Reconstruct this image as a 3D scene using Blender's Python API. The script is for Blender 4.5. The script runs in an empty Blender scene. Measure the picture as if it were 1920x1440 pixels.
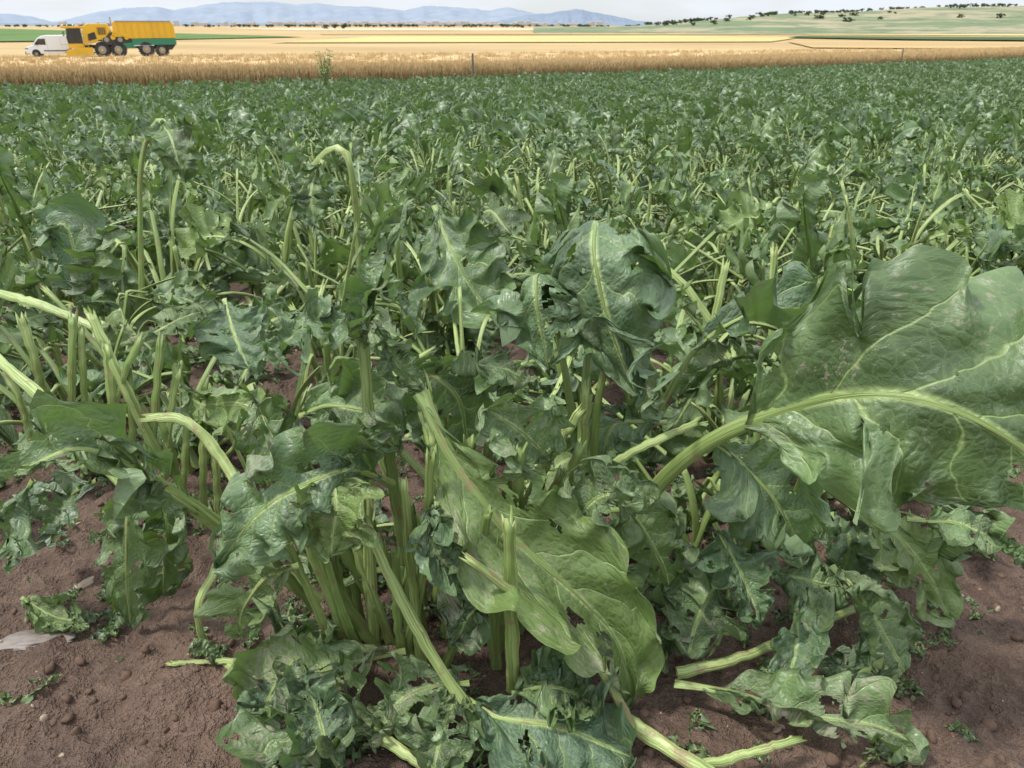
import bpy, bmesh, math, random
import numpy as np
from mathutils import Vector, Matrix, noise as mnoise

R = random.Random(11)
scene = bpy.context.scene
scene.view_settings.view_transform = 'Standard'
scene.view_settings.look = 'None'
scene.view_settings.exposure = 0.0

# ------------------------------------------------------------------ camera
CAMZ = 0.9
PITCH = math.radians(25)
cam_d = bpy.data.cameras.new("camera")
cam = bpy.data.objects.new("camera", cam_d)
scene.collection.objects.link(cam)
cam.location = (0, 0, CAMZ)
cam.rotation_euler = (math.radians(90) - PITCH, 0, 0)
cam_d.sensor_width = 36
cam_d.lens = 27.04
cam_d.clip_start = 0.02
cam_d.clip_end = 40000
cam_d.dof.use_dof = True
cam_d.dof.focus_distance = 0.98
cam_d.dof.aperture_fstop = 20
scene.camera = cam

cP, sP = math.cos(PITCH), math.sin(PITCH)

def survey(px, py, Y):
    """world point at forward distance Y (Y<=0: on a level -Y above the soil)"""
    a = (px - 960) / 1442.0
    b = (py - 720) / 1442.0
    dy = cP - b * sP
    dz = -sP - b * cP
    if Y > 0:
        t = Y / dy
    else:
        t = (CAMZ - (-Y)) / (-dz)
    return np.array([a * t, dy * t, CAMZ + dz * t])

def tz(y):
    return -2.6 * (1 - math.exp(-max(0.0, y - 2.0) / 30.0))

def edge_y(x):
    return 45 + 0.748 * x

def wheat_far(x):
    return 87 + 0.32 * x

# ------------------------------------------------------------------ nodes
def new_mat(name):
    m = bpy.data.materials.new(name)
    m.use_nodes = True
    nt = m.node_tree
    nt.nodes.clear()
    out = nt.nodes.new('ShaderNodeOutputMaterial')
    return m, nt, out

class NB:
    def __init__(s, nt):
        s.nt = nt
    def node(s, t, **k):
        n = s.nt.nodes.new(t)
        for a, b in k.items():
            setattr(n, a, b)
        return n
    def link(s, a, b):
        s.nt.links.new(a, b)
    def put(s, sock, v):
        if v is None:
            return
        if isinstance(v, bpy.types.NodeSocket):
            s.link(v, sock)
        else:
            sock.default_value = v
    def m(s, op, a, b=None, c=None, clamp=False):
        n = s.node('ShaderNodeMath', operation=op, use_clamp=clamp)
        s.put(n.inputs[0], a); s.put(n.inputs[1], b)
        if c is not None: s.put(n.inputs[2], c)
        return n.outputs[0]
    def mr(s, v, a, b, c, d, smooth=True):
        n = s.node('ShaderNodeMapRange')
        n.interpolation_type = 'SMOOTHSTEP' if smooth else 'LINEAR'
        s.put(n.inputs[0], v)
        for i, q in enumerate((a, b, c, d)):
            s.put(n.inputs[i + 1], q)
        return n.outputs[0]
    def mix(s, f, a, b, blend='MIX'):
        n = s.node('ShaderNodeMix', data_type='RGBA', blend_type=blend)
        s.put(n.inputs[0], f)
        def col(v): return v if isinstance(v, bpy.types.NodeSocket) else (v[0], v[1], v[2], 1)
        s.put(n.inputs[6], col(a)); s.put(n.inputs[7], col(b))
        return n.outputs[2]
    def noise(s, vec, scale, detail=3, rough=0.5, dist=0.0):
        n = s.node('ShaderNodeTexNoise')
        s.put(n.inputs['Vector'], vec)
        n.inputs['Scale'].default_value = scale
        n.inputs['Detail'].default_value = detail
        n.inputs['Roughness'].default_value = rough
        n.inputs['Distortion'].default_value = dist
        return n.outputs['Fac']
    def comb(s, x, y, z):
        n = s.node('ShaderNodeCombineXYZ')
        s.put(n.inputs[0], x); s.put(n.inputs[1], y); s.put(n.inputs[2], z)
        return n.outputs[0]
    def bump(s, h, strength, dist):
        n = s.node('ShaderNodeBump')
        n.inputs['Strength'].default_value = strength
        n.inputs['Distance'].default_value = dist
        s.put(n.inputs['Height'], h)
        return n.outputs[0]
    def princ(s, col, rough, normal=None, spec=0.5, metal=0.0, coat=0.0):
        n = s.node('ShaderNodeBsdfPrincipled')
        s.put(n.inputs['Base Color'], col if isinstance(col, bpy.types.NodeSocket) else (col[0], col[1], col[2], 1))
        s.put(n.inputs['Roughness'], rough)
        s.put(n.inputs['Specular IOR Level'], spec)
        s.put(n.inputs['Metallic'], metal)
        s.put(n.inputs['Coat Weight'], coat)
        if normal is not None: s.put(n.inputs['Normal'], normal)
        return n.outputs[0]

def simple_mat(name, col, rough=0.5, metal=0.0, var=0.15, scale=3.0, spec=0.5, coat=0.0, dirt=None):
    m, nt, out = new_mat(name); b = NB(nt)
    tc = b.node('ShaderNodeTexCoord').outputs['Object']
    n = b.noise(tc, scale, 3)
    c = b.mix(b.m('MULTIPLY', n, var * 2), col, tuple(q * 0.55 for q in col))
    if dirt:
        d = b.mr(b.noise(tc, scale * 0.6, 4, 0.65), 0.45, 0.75, 0, 0.6)
        c = b.mix(d, c, dirt)
    b.link(b.princ(c, rough, None, spec, metal, coat), out.inputs[0])
    return m

# ---- leaf material.  lr attribute: r = per-leaf random, g = mud cover, b = tone
def leaf_material(name, level=2, tone=(0.086, 0.148, 0.052)):
    m, nt, out = new_mat(name); b = NB(nt)
    uv = b.node('ShaderNodeUVMap'); uv.uv_map = 'UVMap'
    sp = b.node('ShaderNodeSeparateXYZ'); b.link(uv.outputs[0], sp.inputs[0])
    U, V = sp.outputs[0], sp.outputs[1]
    at = b.node('ShaderNodeAttribute', attribute_name='lr')
    sc = b.node('ShaderNodeSeparateColor'); b.link(at.outputs['Color'], sc.inputs[0])
    rnd, mud, tn = sc.outputs[0], sc.outputs[1], sc.outputs[2]
    a = b.m('MULTIPLY', b.m('ABSOLUTE', b.m('SUBTRACT', U, 0.5)), 2.0)
    dark = tuple(q * 0.50 for q in tone); lite = (tone[0] * 1.65, tone[1] * 1.45, tone[2] * 1.65)
    col = b.mix(tn, dark, lite)
    col = b.mix(b.mr(rnd, 0.80, 0.98, 0.0, 0.6), col, (0.17, 0.245, 0.055))
    col = b.mix(b.mr(rnd, 0.45, 0.0, 0.0, 0.7), col, (tone[0] * .9, tone[1] * .92, tone[2] * 1.5))
    nrm = None
    mid = b.mr(a, 0.02, 0.07, 1, 0)
    rough = 0.42
    mf = b.mr(mud, 0.5, 0.9, 0, 0.5)
    if level >= 1:
        side = b.m('GREATER_THAN', U, 0.5)
        p = b.m('ADD', b.m('MULTIPLY', b.m('ADD', b.m('SUBTRACT', V, b.m('MULTIPLY', b.m('POWER', a, 0.8), 0.27)),
                b.m('MULTIPLY', tn, 0.09)), 6.0), b.m('MULTIPLY', side, 0.42))
        d = b.m('MULTIPLY', b.m('ABSOLUTE', b.m('SUBTRACT', b.m('FRACT', p), 0.5)), 2.0)
        wv = b.m('SUBTRACT', 0.095, b.m('MULTIPLY', a, 0.060))
        vein = b.mr(d, 0.01, wv, 1, 0)
        soft = b.mr(d, 0.0, 0.5, 1, 0)
        col = b.mix(b.m('MULTIPLY', soft, 0.20), col, (0.17, 0.245, 0.08))
        vfac = b.m('MAXIMUM', b.m('MULTIPLY', vein, b.m('SUBTRACT', 0.72, b.m('MULTIPLY', a, 0.3))), mid)
        height = b.m('SUBTRACT', b.m('MULTIPLY', b.m('POWER', d, 0.6), 0.9), b.m('MULTIPLY', vein, 0.2))
        off = b.m('MULTIPLY', rnd, 37.0)
        uvw = b.comb(b.m('MULTIPLY', U, 0.62), V, off)
        fine = b.noise(uvw, 75 if level >= 2 else 40, 3, 0.72)
        if level >= 2:
            wob = b.m('MULTIPLY', fine, .014)
            uv2 = b.comb(b.m('ADD', b.m('MULTIPLY', U, 0.62), wob), b.m('ADD', V, wob), off)
            vd = b.node('ShaderNodeTexVoronoi', feature='DISTANCE_TO_EDGE')
            b.link(uv2, vd.inputs['Vector']); vd.inputs['Scale'].default_value = 36
            net = b.mr(vd.outputs['Distance'], 0.0, 0.08, 1, 0)
            vfac = b.m('MAXIMUM', vfac, b.m('MULTIPLY', net, 0.11))
            height = b.m('ADD', height, b.m('MULTIPLY', b.mr(vd.outputs['Distance'], 0, .4, 0, 1), 0.36))
            height = b.m('ADD', height, b.m('MULTIPLY', fine, 0.45))
        nrm = b.bump(height, 0.75, 0.0036)
        col = b.mix(vfac, col, (0.31, 0.395, 0.155))
        mm = b.m('ADD', b.m('MULTIPLY', mud, .85), b.m('MULTIPLY', b.m('SUBTRACT', fine, 0.5), 2.4))
        mf = b.mr(mm, 0.54, 0.80, 0, 0.68)
        rough = b.m('ADD', b.mr(tn, 0, 1, .48, .36), b.m('MULTIPLY', mf, 0.4))
    else:
        col = b.mix(mid, col, (0.30, 0.38, 0.15))
    geo = b.node('ShaderNodeNewGeometry')
    col = b.mix(b.m('MULTIPLY', geo.outputs['Backfacing'], 0.45), col, (0.16, 0.22, 0.105))
    col = b.mix(mf, col, (0.285, 0.255, 0.185))
    pr = b.princ(col, rough, nrm, 0.55)
    tr = b.node('ShaderNodeBsdfTranslucent')
    b.link(b.mix(mf, b.mix(0.5, col, (0.22, 0.42, 0.035)), (0.05, 0.035, 0.02)), tr.inputs[0])
    ms = b.node('ShaderNodeMixShader'); ms.inputs[0].default_value = 0.22
    b.link(pr, ms.inputs[1]); b.link(tr.outputs[0], ms.inputs[2])
    b.link(ms.outputs[0], out.inputs[0])
    return m

def stalk_material(name, level):
    m, nt, out = new_mat(name); b = NB(nt)
    at = b.node('ShaderNodeAttribute', attribute_name='lr')
    sc = b.node('ShaderNodeSeparateColor'); b.link(at.outputs['Color'], sc.inputs[0])
    rnd, mud, tn = sc.outputs
    if level:
        uv = b.node('ShaderNodeUVMap'); uv.uv_map = 'UVMap'
        sp = b.node('ShaderNodeSeparateXYZ'); b.link(uv.outputs[0], sp.inputs[0])
        off = b.m('MULTIPLY', rnd, 23.0)
        vs = b.comb(b.m('MULTIPLY', sp.outputs[0], 14.0), b.m('MULTIPLY', sp.outputs[1], 7.0), off)
        st = b.noise(vs, 1.0, 3, 0.6)
        v2 = b.comb(b.m('MULTIPLY', sp.outputs[0], 3.0), b.m('MULTIPLY', sp.outputs[1], 38.0), off)
        n2 = b.noise(v2, 1.0, 4, 0.7)
        sc1 = b.mr(b.m('ADD', n2, b.m('MULTIPLY', mud, 0.14)), 0.58, 0.73, 0, 0.8)
        nrm = b.bump(st, 0.8, 0.003)
    else:
        st = tn; sc1 = 0.05; nrm = None
    col = b.mix(b.mr(st, 0.3, 0.7, 0, 1), (0.13, 0.195, 0.042), (0.35, 0.415, 0.155))
    col = b.mix(b.mr(rnd, 0, 1, 0, 0.8), col, b.mix(st, (0.08, 0.135, 0.028), (0.185, 0.26, 0.07)))
    col = b.mix(sc1, col, (0.21, 0.145, 0.075))
    b.link(b.princ(col, 0.45, nrm, 0.45), out.inputs[0])
    return m

M_leaf = leaf_material("beet_leaf", 2)
M_leaf_mid = leaf_material("beet_leaf_field", 1)
M_leaf_far = leaf_material("beet_leaf_distant", 0, (0.076, 0.136, 0.051))
M_stalk = stalk_material("beet_stalk", 1)
M_stalk_far = stalk_material("beet_stalk_distant", 0)

# ------------------------------------------------------------------ mesh builder
class MB:
    def __init__(s):
        s.v = []; s.f = []; s.uv = []; s.c = []; s.mi = []; s.n = 0
    def grid(s, P, UV, col, mat, keep=None):
        r, c = P.shape[:2]
        s.v.append(P.reshape(-1, 3)); s.uv.append(UV.reshape(-1, 2))
        if isinstance(col, np.ndarray): s.c.append(col.reshape(-1, 3))
        else: s.c.append(np.tile(np.array([col]), (r * c, 1)))
        i = np.arange(r - 1)[:, None] * c + np.arange(c - 1)[None, :] + s.n
        q = np.stack([i, i + 1, i + c + 1, i + c], -1).reshape(-1, 4)
        if keep is not None: q = q[keep.reshape(-1)]
        s.f.append(q); s.mi.append(np.full(len(q), mat))
        s.n += r * c
    def mesh(s, name, mats):
        V = np.concatenate(s.v); F = np.concatenate(s.f); UV = np.concatenate(s.uv); C = np.concatenate(s.c); MI = np.concatenate(s.mi)
        me = bpy.data.meshes.new(name)
        me.vertices.add(len(V)); me.vertices.foreach_set('co', V.astype(np.float32).ravel())
        me.loops.add(len(F) * 4); me.loops.foreach_set('vertex_index', F.astype(np.int32).ravel())
        me.polygons.add(len(F)); me.polygons.foreach_set('loop_start', (np.arange(len(F)) * 4).astype(np.int32))
        me.polygons.foreach_set('material_index', MI.astype(np.int32))
        me.polygons.foreach_set('use_smooth', np.ones(len(F), dtype=bool))
        ul = me.uv_layers.new(name='UVMap')
        ul.data.foreach_set('uv', UV[F.ravel()].astype(np.float32).ravel())
        ca = me.color_attributes.new('lr', 'FLOAT_COLOR', 'POINT')
        ca.data.foreach_set('color', np.concatenate([C, np.ones((len(C), 1))], 1).astype(np.float32).ravel())
        for m in mats: me.materials.append(m)
        me.update(calc_edges=True)
        return me

NPR = np.random.RandomState(5)
LAT = NPR.rand(64, 64)
def vnoise(x, y, ox=0.0, oy=0.0):
    x = x + ox; y = y + oy
    xi = np.floor(x).astype(int); yi = np.floor(y).astype(int)
    fx = x - xi; fy = y - yi
    fx = fx * fx * (3 - 2 * fx); fy = fy * fy * (3 - 2 * fy)
    g = lambda a, b_: LAT[a % 64, b_ % 64]
    return (g(xi, yi) * (1 - fx) + g(xi + 1, yi) * fx) * (1 - fy) + (g(xi, yi + 1) * (1 - fx) + g(xi + 1, yi + 1) * fx) * fy
def fbm(x, y, ox, oy, o=3):
    s = 0; a = 1; t = 0
    for k in range(o):
        s = s + a * vnoise(x * 2 ** k, y * 2 ** k, ox + 7 * k, oy + 13 * k); t += a; a *= .55
    return s / t

def nrmz(a):
    return a / np.maximum(np.linalg.norm(a, axis=-1, keepdims=True), 1e-9)

def spline(pts, n=60):
    P = np.array(pts, float)
    P = np.vstack([2 * P[0] - P[1], P, 2 * P[-1] - P[-2]])
    out = []
    for i in range(1, len(P) - 2):
        p0, p1, p2, p3 = P[i - 1], P[i], P[i + 1], P[i + 2]
        for t in np.linspace(0, 1, 14, endpoint=False):
            out.append(0.5 * ((2 * p1) + (-p0 + p2) * t + (2 * p0 - 5 * p1 + 4 * p2 - p3) * t * t + (-p0 + 3 * p1 - 3 * p2 + p3) * t ** 3))
    out.append(P[-2])
    return resample(np.array(out), n)

def resample(P, n):
    d = np.concatenate([[0], np.cumsum(np.linalg.norm(np.diff(P, axis=0), axis=1))])
    t = np.linspace(0, d[-1], n)
    return np.stack([np.interp(t, d, P[:, k]) for k in range(3)], 1)

def frames(P, S0=None, N0=None, N1=None, twist=0.0):
    T = nrmz(np.gradient(P, axis=0))
    n = len(P)
    if S0 is not None:
        S = np.zeros_like(P); s = np.array(S0, float)
        for i in range(n):
            s = s - T[i] * np.dot(T[i], s); s = s / max(np.linalg.norm(s), 1e-6); S[i] = s
    else:
        w = np.linspace(0, 1, n)[:, None]
        N0 = np.array(N0, float); N1 = N0 if N1 is None else np.array(N1, float)
        S = nrmz(np.cross(T, nrmz(N0 * (1 - w) + N1 * w)))
    N = np.cross(S, T)
    if twist:
        a = (np.linspace(0, 1, n) * twist)[:, None]
        S, N = S * np.cos(a) + N * np.sin(a), N * np.cos(a) - S * np.sin(a)
    return T, S, N

WV = [0, .05, .12, .2, .3, .42, .55, .68, .8, .9, .96, 1]
WW = [.05, .09, .24, .50, .82, 1.0, 1.0, .90, .72, .48, .28, .03]

def ring(k):
    ph = np.linspace(0, 2 * math.pi, k + 1)
    rib = 1 + (0.05 * np.cos(ph * 6) if k >= 12 else 0)
    sx = np.cos(ph) * 1.2 * rib; sy = np.sin(ph) * rib
    sy = np.where(sy > 0, sy * 0.45, sy)
    return ph, sx, sy

def add_tube(mb, P, S, N, T, r0, r1, rng, col, k=8, ragged=False, power=1.0):
    n = len(P)
    t = np.linspace(0, 1, n)
    r = (r0 + (r1 - r0) * t ** power)
    r = r * (1 + 0.08 * np.sin(t * rng.uniform(8, 20) + rng.uniform(0, 6)) + .03 * np.sin(t * rng.uniform(25, 45)))
    ph, sx, sy = ring(k)
    L = np.concatenate([[0], np.cumsum(np.linalg.norm(np.diff(P, axis=0), axis=1))])
    C = P - N * (r[:, None] * 0.3)
    G = C[:, None, :] + S[:, None, :] * (r[:, None] * sx[None, :])[..., None] + N[:, None, :] * (r[:, None] * sy[None, :])[..., None]
    if ragged:
        j = np.array([rng.uniform(-1.0, 3.4) for _ in range(k)]); j = np.append(j, j[0])
        G[-1] += T[-1][None, :] * (j * r[-1])[:, None]
        G[-1] += (G[-1] - C[-1]) * 0.15
        capr = np.tile(C[-1] - T[-1] * r[-1] * 1.2, (k + 1, 1))[None]
        G = np.concatenate([G, capr])
        L = np.append(L, L[-1] + 0.003)
    UV = np.stack(np.broadcast_arrays(ph[None, :] / (2 * math.pi), L[:, None]), -1)
    mb.grid(G, UV, col, 1)

def add_leaf(mb, P, F, tb, W, rng, fold=0.15, cup=0.3, ruf=0.3, nfr=4.0, r0=0.006, rb=0.004, nu=30, nv=7,
             crump=0.010, mud=0.2, dmg=0.4, tubeseg=None, k=8, asym=0.0, holes=True, blunt=1.0):
    T, S, N = F
    n = len(P); tt = np.linspace(0, 1, n)
    rnd = rng.random()
    if tubeseg is None: tubeseg = n
    ti = np.linspace(0, 1, tubeseg)
    def ip(A, t): return np.stack([np.interp(t, tt, A[:, q]) for q in range(3)], -1)
    scol = (rng.random(), mud, rng.uniform(.3, .8))
    L = np.linalg.norm(np.diff(P, axis=0), axis=1).sum()
    r = np.where(ti < tb, r0 + (rb - r0) * (ti / max(tb, 1e-3)), rb * (1 - (ti - tb) / (1 - tb)) ** 1.1 + 0.0003)
    Pp, Sp, Np, Tp = ip(P, ti), ip(S, ti), ip(N, ti), ip(T, ti)
    ph, sx, sy = ring(k)
    v = np.linspace(0, 1, nu); u = np.linspace(-1, 1, 2 * nv + 1)
    u = np.sign(u) * np.abs(u) ** 0.85
    tv = tb + (1 - tb) * v
    C, Sb, Nb, Tb = ip(P, tv), nrmz(ip(S, tv)), nrmz(ip(N, tv)), nrmz(ip(T, tv))
    w = W * np.interp(v ** blunt, WV, WW)
    VV, UU = np.meshgrid(v, u, indexing='ij')
    au = np.abs(UU); sgn = np.sign(UU); sg = (UU > 0).astype(float)
    p1, p2, p3, p4 = [rng.uniform(0, 6.28) for _ in range(4)]
    o1, o2 = rng.uniform(0, 60), rng.uniform(0, 60)
    marg = []
    for sd in (0, 1):
        e = 1 + 0.045 * np.sin(v * 48 + p1 + sd * 2) + 0.26 * (vnoise(v * 7, v * 0 + sd * 5.3, o1, o2) - .5)
        if nu > 16: e = e + (0.12 + .12 * dmg) * (vnoise(v * 22, v * 0 + sd * 5.3, o2, o1) - .5) + (.09 * (vnoise(v * 60, v * 0 + sd * 3.3, o2, o1) - .5) if nu > 42 else 0)
        for q in range(int(dmg * 5 + rng.random())):
            c = rng.uniform(.15, .95); wd = max(rng.uniform(.008, .04), 1.2 / nu); dp = rng.uniform(.25, .85)
            e = e - dp * np.clip(1 - np.abs(v - c) / wd, 0, 1) ** 0.7
        if dmg > .5 and rng.random() < .4:
            c = rng.uniform(.4, 1.0); wd = rng.uniform(.1, .25)
            e = e - rng.uniform(.3, .8) * np.clip(1.6 - np.abs(v - c) / wd * 1.6, 0, 1)
        marg.append(np.clip(e, .06, 1.3))
    en = np.where(UU > 0, marg[1][:, None], marg[0][:, None]) * (1 + asym * sgn)
    er = 1 + (en - 1) * au ** .6
    ww = w[:, None] * er
    fo = fold + 0.32 * np.sin(VV * 4.5 + p4 + sg * 1.3)
    cu = cup * (1 + 0.6 * np.sin(VV * 5.2 + p2))
    ang = fo + cu * au
    X = ww * UU * np.cos(ang); Z = ww * au * np.sin(ang)
    fr = 6.28 * nfr
    ph1 = fr * VV + p1 + sg * p3 + 1.2 * np.sin(VV * 7 + p2)
    ph2 = fr * 2.3 * VV + p2 + sg * p4
    ph3 = fr * 4.7 * VV + p4 + sg * p1
    env = np.clip(ww / max(W, 1e-4), 0.15, 1)
    Z += ruf * W * env * (au ** 1.8 * np.sin(ph1) * 0.46 + au ** 3.0 * np.sin(ph2) * 0.34 + (au ** 5 * np.sin(ph3) * .15 if nu > 50 else 0))
    X += ruf * W * env * (au ** 3 * np.cos(ph1 + 0.7) * 0.22 + au ** 4 * np.cos(ph2 + 1.1) * .16) * sgn
    Y = ruf * W * au ** 3 * np.cos(ph2) * 0.25 * env
    pv = (VV - 0.27 * (au * en) ** 0.8 + .045) * 6.0 + sg * 0.42
    Z += 0.038 * W * np.cos(2 * math.pi * pv) * au ** 0.5 * (1 - au * 0.4)
    asp = max(.3, min(1.5, W / max(.03, (1 - tb) * L) * 2))
    cz = np.abs(fbm(UU * 2.2 * asp, VV * 4.5, o1, o2, 3) - .5)
    Z += (cz - .12) * crump * 5.0 * au ** .6
    if nu > 24:
        cz2 = np.abs(fbm(UU * 6 * asp, VV * 11, o2, o1, 2) - .5)
        Z += (cz2 - .12) * crump * 1.5 * au ** .4
    X += (fbm(UU * 2.5, VV * 5, o2, o1, 2) - .5) * crump * 2.6 * au
    G = C[:, None, :] + Sb[:, None, :] * X[..., None] + Nb[:, None, :] * Z[..., None] + Tb[:, None, :] * Y[..., None]
    cr = np.zeros_like(G)
    for q in range(7):
        kx, ky = rng.uniform(-8, 8), rng.uniform(-11, 11)
        f = math.hypot(kx, ky) + 2
        cr += (np.array([rng.gauss(0, 1), rng.gauss(0, 1), rng.gauss(0, 1)]) / f * 3)[None, None, :] * np.sin(kx * UU + ky * VV + rng.uniform(0, 6.28))[..., None]
    G += cr * crump * (0.2 + 0.8 * au)[..., None] * np.clip(VV * 6, 0.1, 1)[..., None]
    G[..., 2] = np.maximum(G[..., 2], 0.004 + 0.005 * np.sin(UU * 9 + VV * 17) + 0.014 * fbm(UU * 4, VV * 8, o1, o2, 2))
    Cmid = G[:, nv, :]
    ctr = Pp.copy()
    mask = ti >= tb
    if mask.any():
        vm = (ti[mask] - tb) / (1 - tb)
        ctr[mask] = np.stack([np.interp(vm, v, Cmid[:, q]) for q in range(3)], -1)
    Ct = ctr - Np * (r[:, None] * 0.25)
    TG = Ct[:, None, :] + Sp[:, None, :] * (r[:, None] * sx)[..., None] + Np[:, None, :] * (r[:, None] * sy)[..., None]
    Lc = ti * L
    mb.grid(TG, np.stack(np.broadcast_arrays(ph[None, :] / 6.2832, Lc[:, None]), -1), scol, 1)
    tone = np.clip((fbm(UU * 1.6, VV * 3.2, o2, o1, 4) - .5) * 2.4 + .5 + rng.uniform(-.2, .2), 0, 1)
    mm = np.clip((fbm(UU * 2.6, VV * 5.2, o1 + 9, o2 + 4, 4) - .5) * 1.2 + .12 + mud * .6 + .12 * au * mud, 0, 1)
    keep = None
    if holes and nu > 16:
        h = fbm(UU * 4.0, VV * 8.5, o1 + 21, o2 + 33, 3)
        thr = .785 - .14 * dmg
        hm = (h > thr) & (au > .14)
        keep = ~(hm[:-1, :-1] | hm[1:, 1:])
    mb.grid(G, np.stack([UU * er * 0.5 + 0.5, VV], -1), np.stack([np.full_like(tone, rnd), mm, tone], -1), 0, keep)

# ---- generic (damaged) leaf paths
def gen_path(rng, base, az, tilt, L, sag, kink=None, ds=0.012, wander=0.15, zmin=0.012):
    e = math.pi / 2 - tilt
    p = np.array(base, float); out = [p.copy()]
    s = 0
    dk = 0
    while s < L:
        t = s / L
        e -= sag * ds / L * (0.3 + 2.4 * t)
        if kink and not dk and t > kink[0]:
            e -= kink[1]; dk = 1
            az += rng.uniform(-0.7, 0.7)
        e = max(e, -1.5)
        az += rng.gauss(0, wander) * 0.15
        d = np.array([math.cos(e) * math.sin(az), math.cos(e) * math.cos(az), math.sin(e)])
        p = p + d * ds
        if p[2] < zmin:
            p[2] = zmin
            if e < 0: e = 0.0
        out.append(p.copy()); s += ds
    return np.array(out)

def generic_leaf(mb, rng, base, az, kind, hi, scale=1.0):
    nu, nv, n, k = {3: (56, 10, 44, 12), 2: (44, 8, 34, 8), 1: (22, 4, 18, 5), 0: (10, 2, 9, 4)}[hi]
    Lp = rng.uniform(0.20, 0.35) * scale; Lb = rng.uniform(0.16, 0.26) * scale
    W = rng.uniform(0.042, 0.082) * scale
    mud = rng.uniform(0, 0.55); dmg = rng.uniform(0.2, 1.0)
    r0 = rng.uniform(0.006, 0.009) * scale; rb = r0 * 0.65
    fold = rng.uniform(-.3, 0.7); cup = rng.uniform(-.4, 0.9); ruf = rng.uniform(0.35, .85); cr = rng.uniform(0.010, 0.020)
    kink = None; asym = rng.uniform(-0.25, 0.25)
    if rng.random() < .18: asym = rng.choice([-.8, .8])
    if kind == 'arch':
        tilt = rng.uniform(0.08, 0.7); sag = rng.uniform(1.4, 3.0)
    elif kind == 'kink':
        tilt = rng.uniform(0.0, 0.7); sag = rng.uniform(0.1, 0.5)
        kink = (rng.uniform(0.35, 0.60), rng.uniform(1.3, 2.6)); fold = rng.uniform(-0.9, 0.5)
    elif kind == 'lie':
        tilt = rng.uniform(1.1, 1.5); sag = rng.uniform(0.3, 1.0); mud = rng.uniform(0.3, 0.8); dmg = rng.uniform(0.4, 1.1)
    elif kind == 'up':
        tilt = rng.uniform(0.1, 0.75); sag = rng.uniform(0.2, 1.2)
    tb = Lp / (Lp + Lb); L = Lp + Lb
    P = resample(gen_path(rng, base, az, tilt, L, sag, kink, wander=0.25), n)
    F = frames(P, S0=(math.cos(az), -math.sin(az), 0), twist=rng.uniform(-1.3, 1.3))
    add_leaf(mb, P, F, tb, W, rng, fold, cup, ruf, rng.uniform(2.5, 4.5), r0, rb, nu, nv, cr, mud, dmg, tubeseg=n, k=k, asym=asym)

def generic_stump(mb, rng, base, az, hi, scale=1.0):
    L = rng.uniform(0.14, 0.46) * scale; tilt = abs(rng.gauss(0, 0.45))
    kink = (rng.uniform(.4, .75), rng.uniform(.6, 2.3)) if rng.random() < .35 else None
    P = resample(gen_path(rng, base, az, tilt, L, rng.uniform(0, .8), kink), 14 if hi else 6)
    T, S, N = frames(P, S0=(math.cos(az), -math.sin(az), 0))
    r = rng.uniform(0.006, 0.009)
    add_tube(mb, P, S, N, T, r, r * 0.75, rng, (rng.random(), 0.4, rng.uniform(.3, .8)), k=12 if hi >= 3 else (7 if hi == 2 else 4), ragged=True)

def plant_mesh(name, seed, hi, far=False, scale=1.0, mat=None):
    rng = random.Random(seed)
    mb = MB()
    nl = rng.randint(8, 10) if not far else rng.randint(7, 9)
    a0 = rng.uniform(0, 6.28)
    for i in range(nl):
        az = a0 + i * 2.4 + rng.uniform(-0.3, 0.3)
        base = (math.sin(az) * rng.uniform(0.008, 0.03), math.cos(az) * rng.uniform(0.008, 0.03), 0.0)
        q = rng.random()
        if far:
            kind = 'up' if q < 0.35 else ('arch' if q < 0.78 else 'kink')
        else:
            kind = 'arch' if q < 0.40 else ('kink' if q < 0.70 else ('up' if q < 0.86 else 'lie'))
        generic_leaf(mb, rng, base, az, kind, hi, scale * (1.0 if not far else 1.08))
    for i in range(rng.randint(8, 11) if not far else 3):
        az = rng.uniform(0, 6.28)
        generic_stump(mb, rng, (math.sin(az) * 0.05, math.cos(az) * 0.05, 0), az, hi, 1.08 if not far else 1.1)
    if not far:
        for i in range(rng.randint(2, 5) if hi > 1 else 2):
            az = rng.uniform(0, 6.28); c = np.array([rng.gauss(0, .12), rng.gauss(0, .12), rng.uniform(0.02, 0.22)])
            L = rng.uniform(0.14, 0.34)
            d = np.array([math.sin(az), math.cos(az), rng.uniform(-0.4, 0.6)])
            m = c + d * L * 0.5 + np.array([rng.gauss(0, .02), rng.gauss(0, .02), 0.02])
            P = spline([c, m, c + d * L], 12); P[:, 2] = np.maximum(P[:, 2], 0.008)
            T, S, N = frames(P, S0=(math.cos(az), -math.sin(az), 0.1))
            add_tube(mb, P, S, N, T, 0.0070, 0.0045, rng, (rng.random() * 0.7, 0.5, 0.6), k=6, ragged=True)
    return mb.mesh(name, [M_leaf_far, M_stalk_far] if far else [mat or M_leaf_mid, M_stalk])

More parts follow.
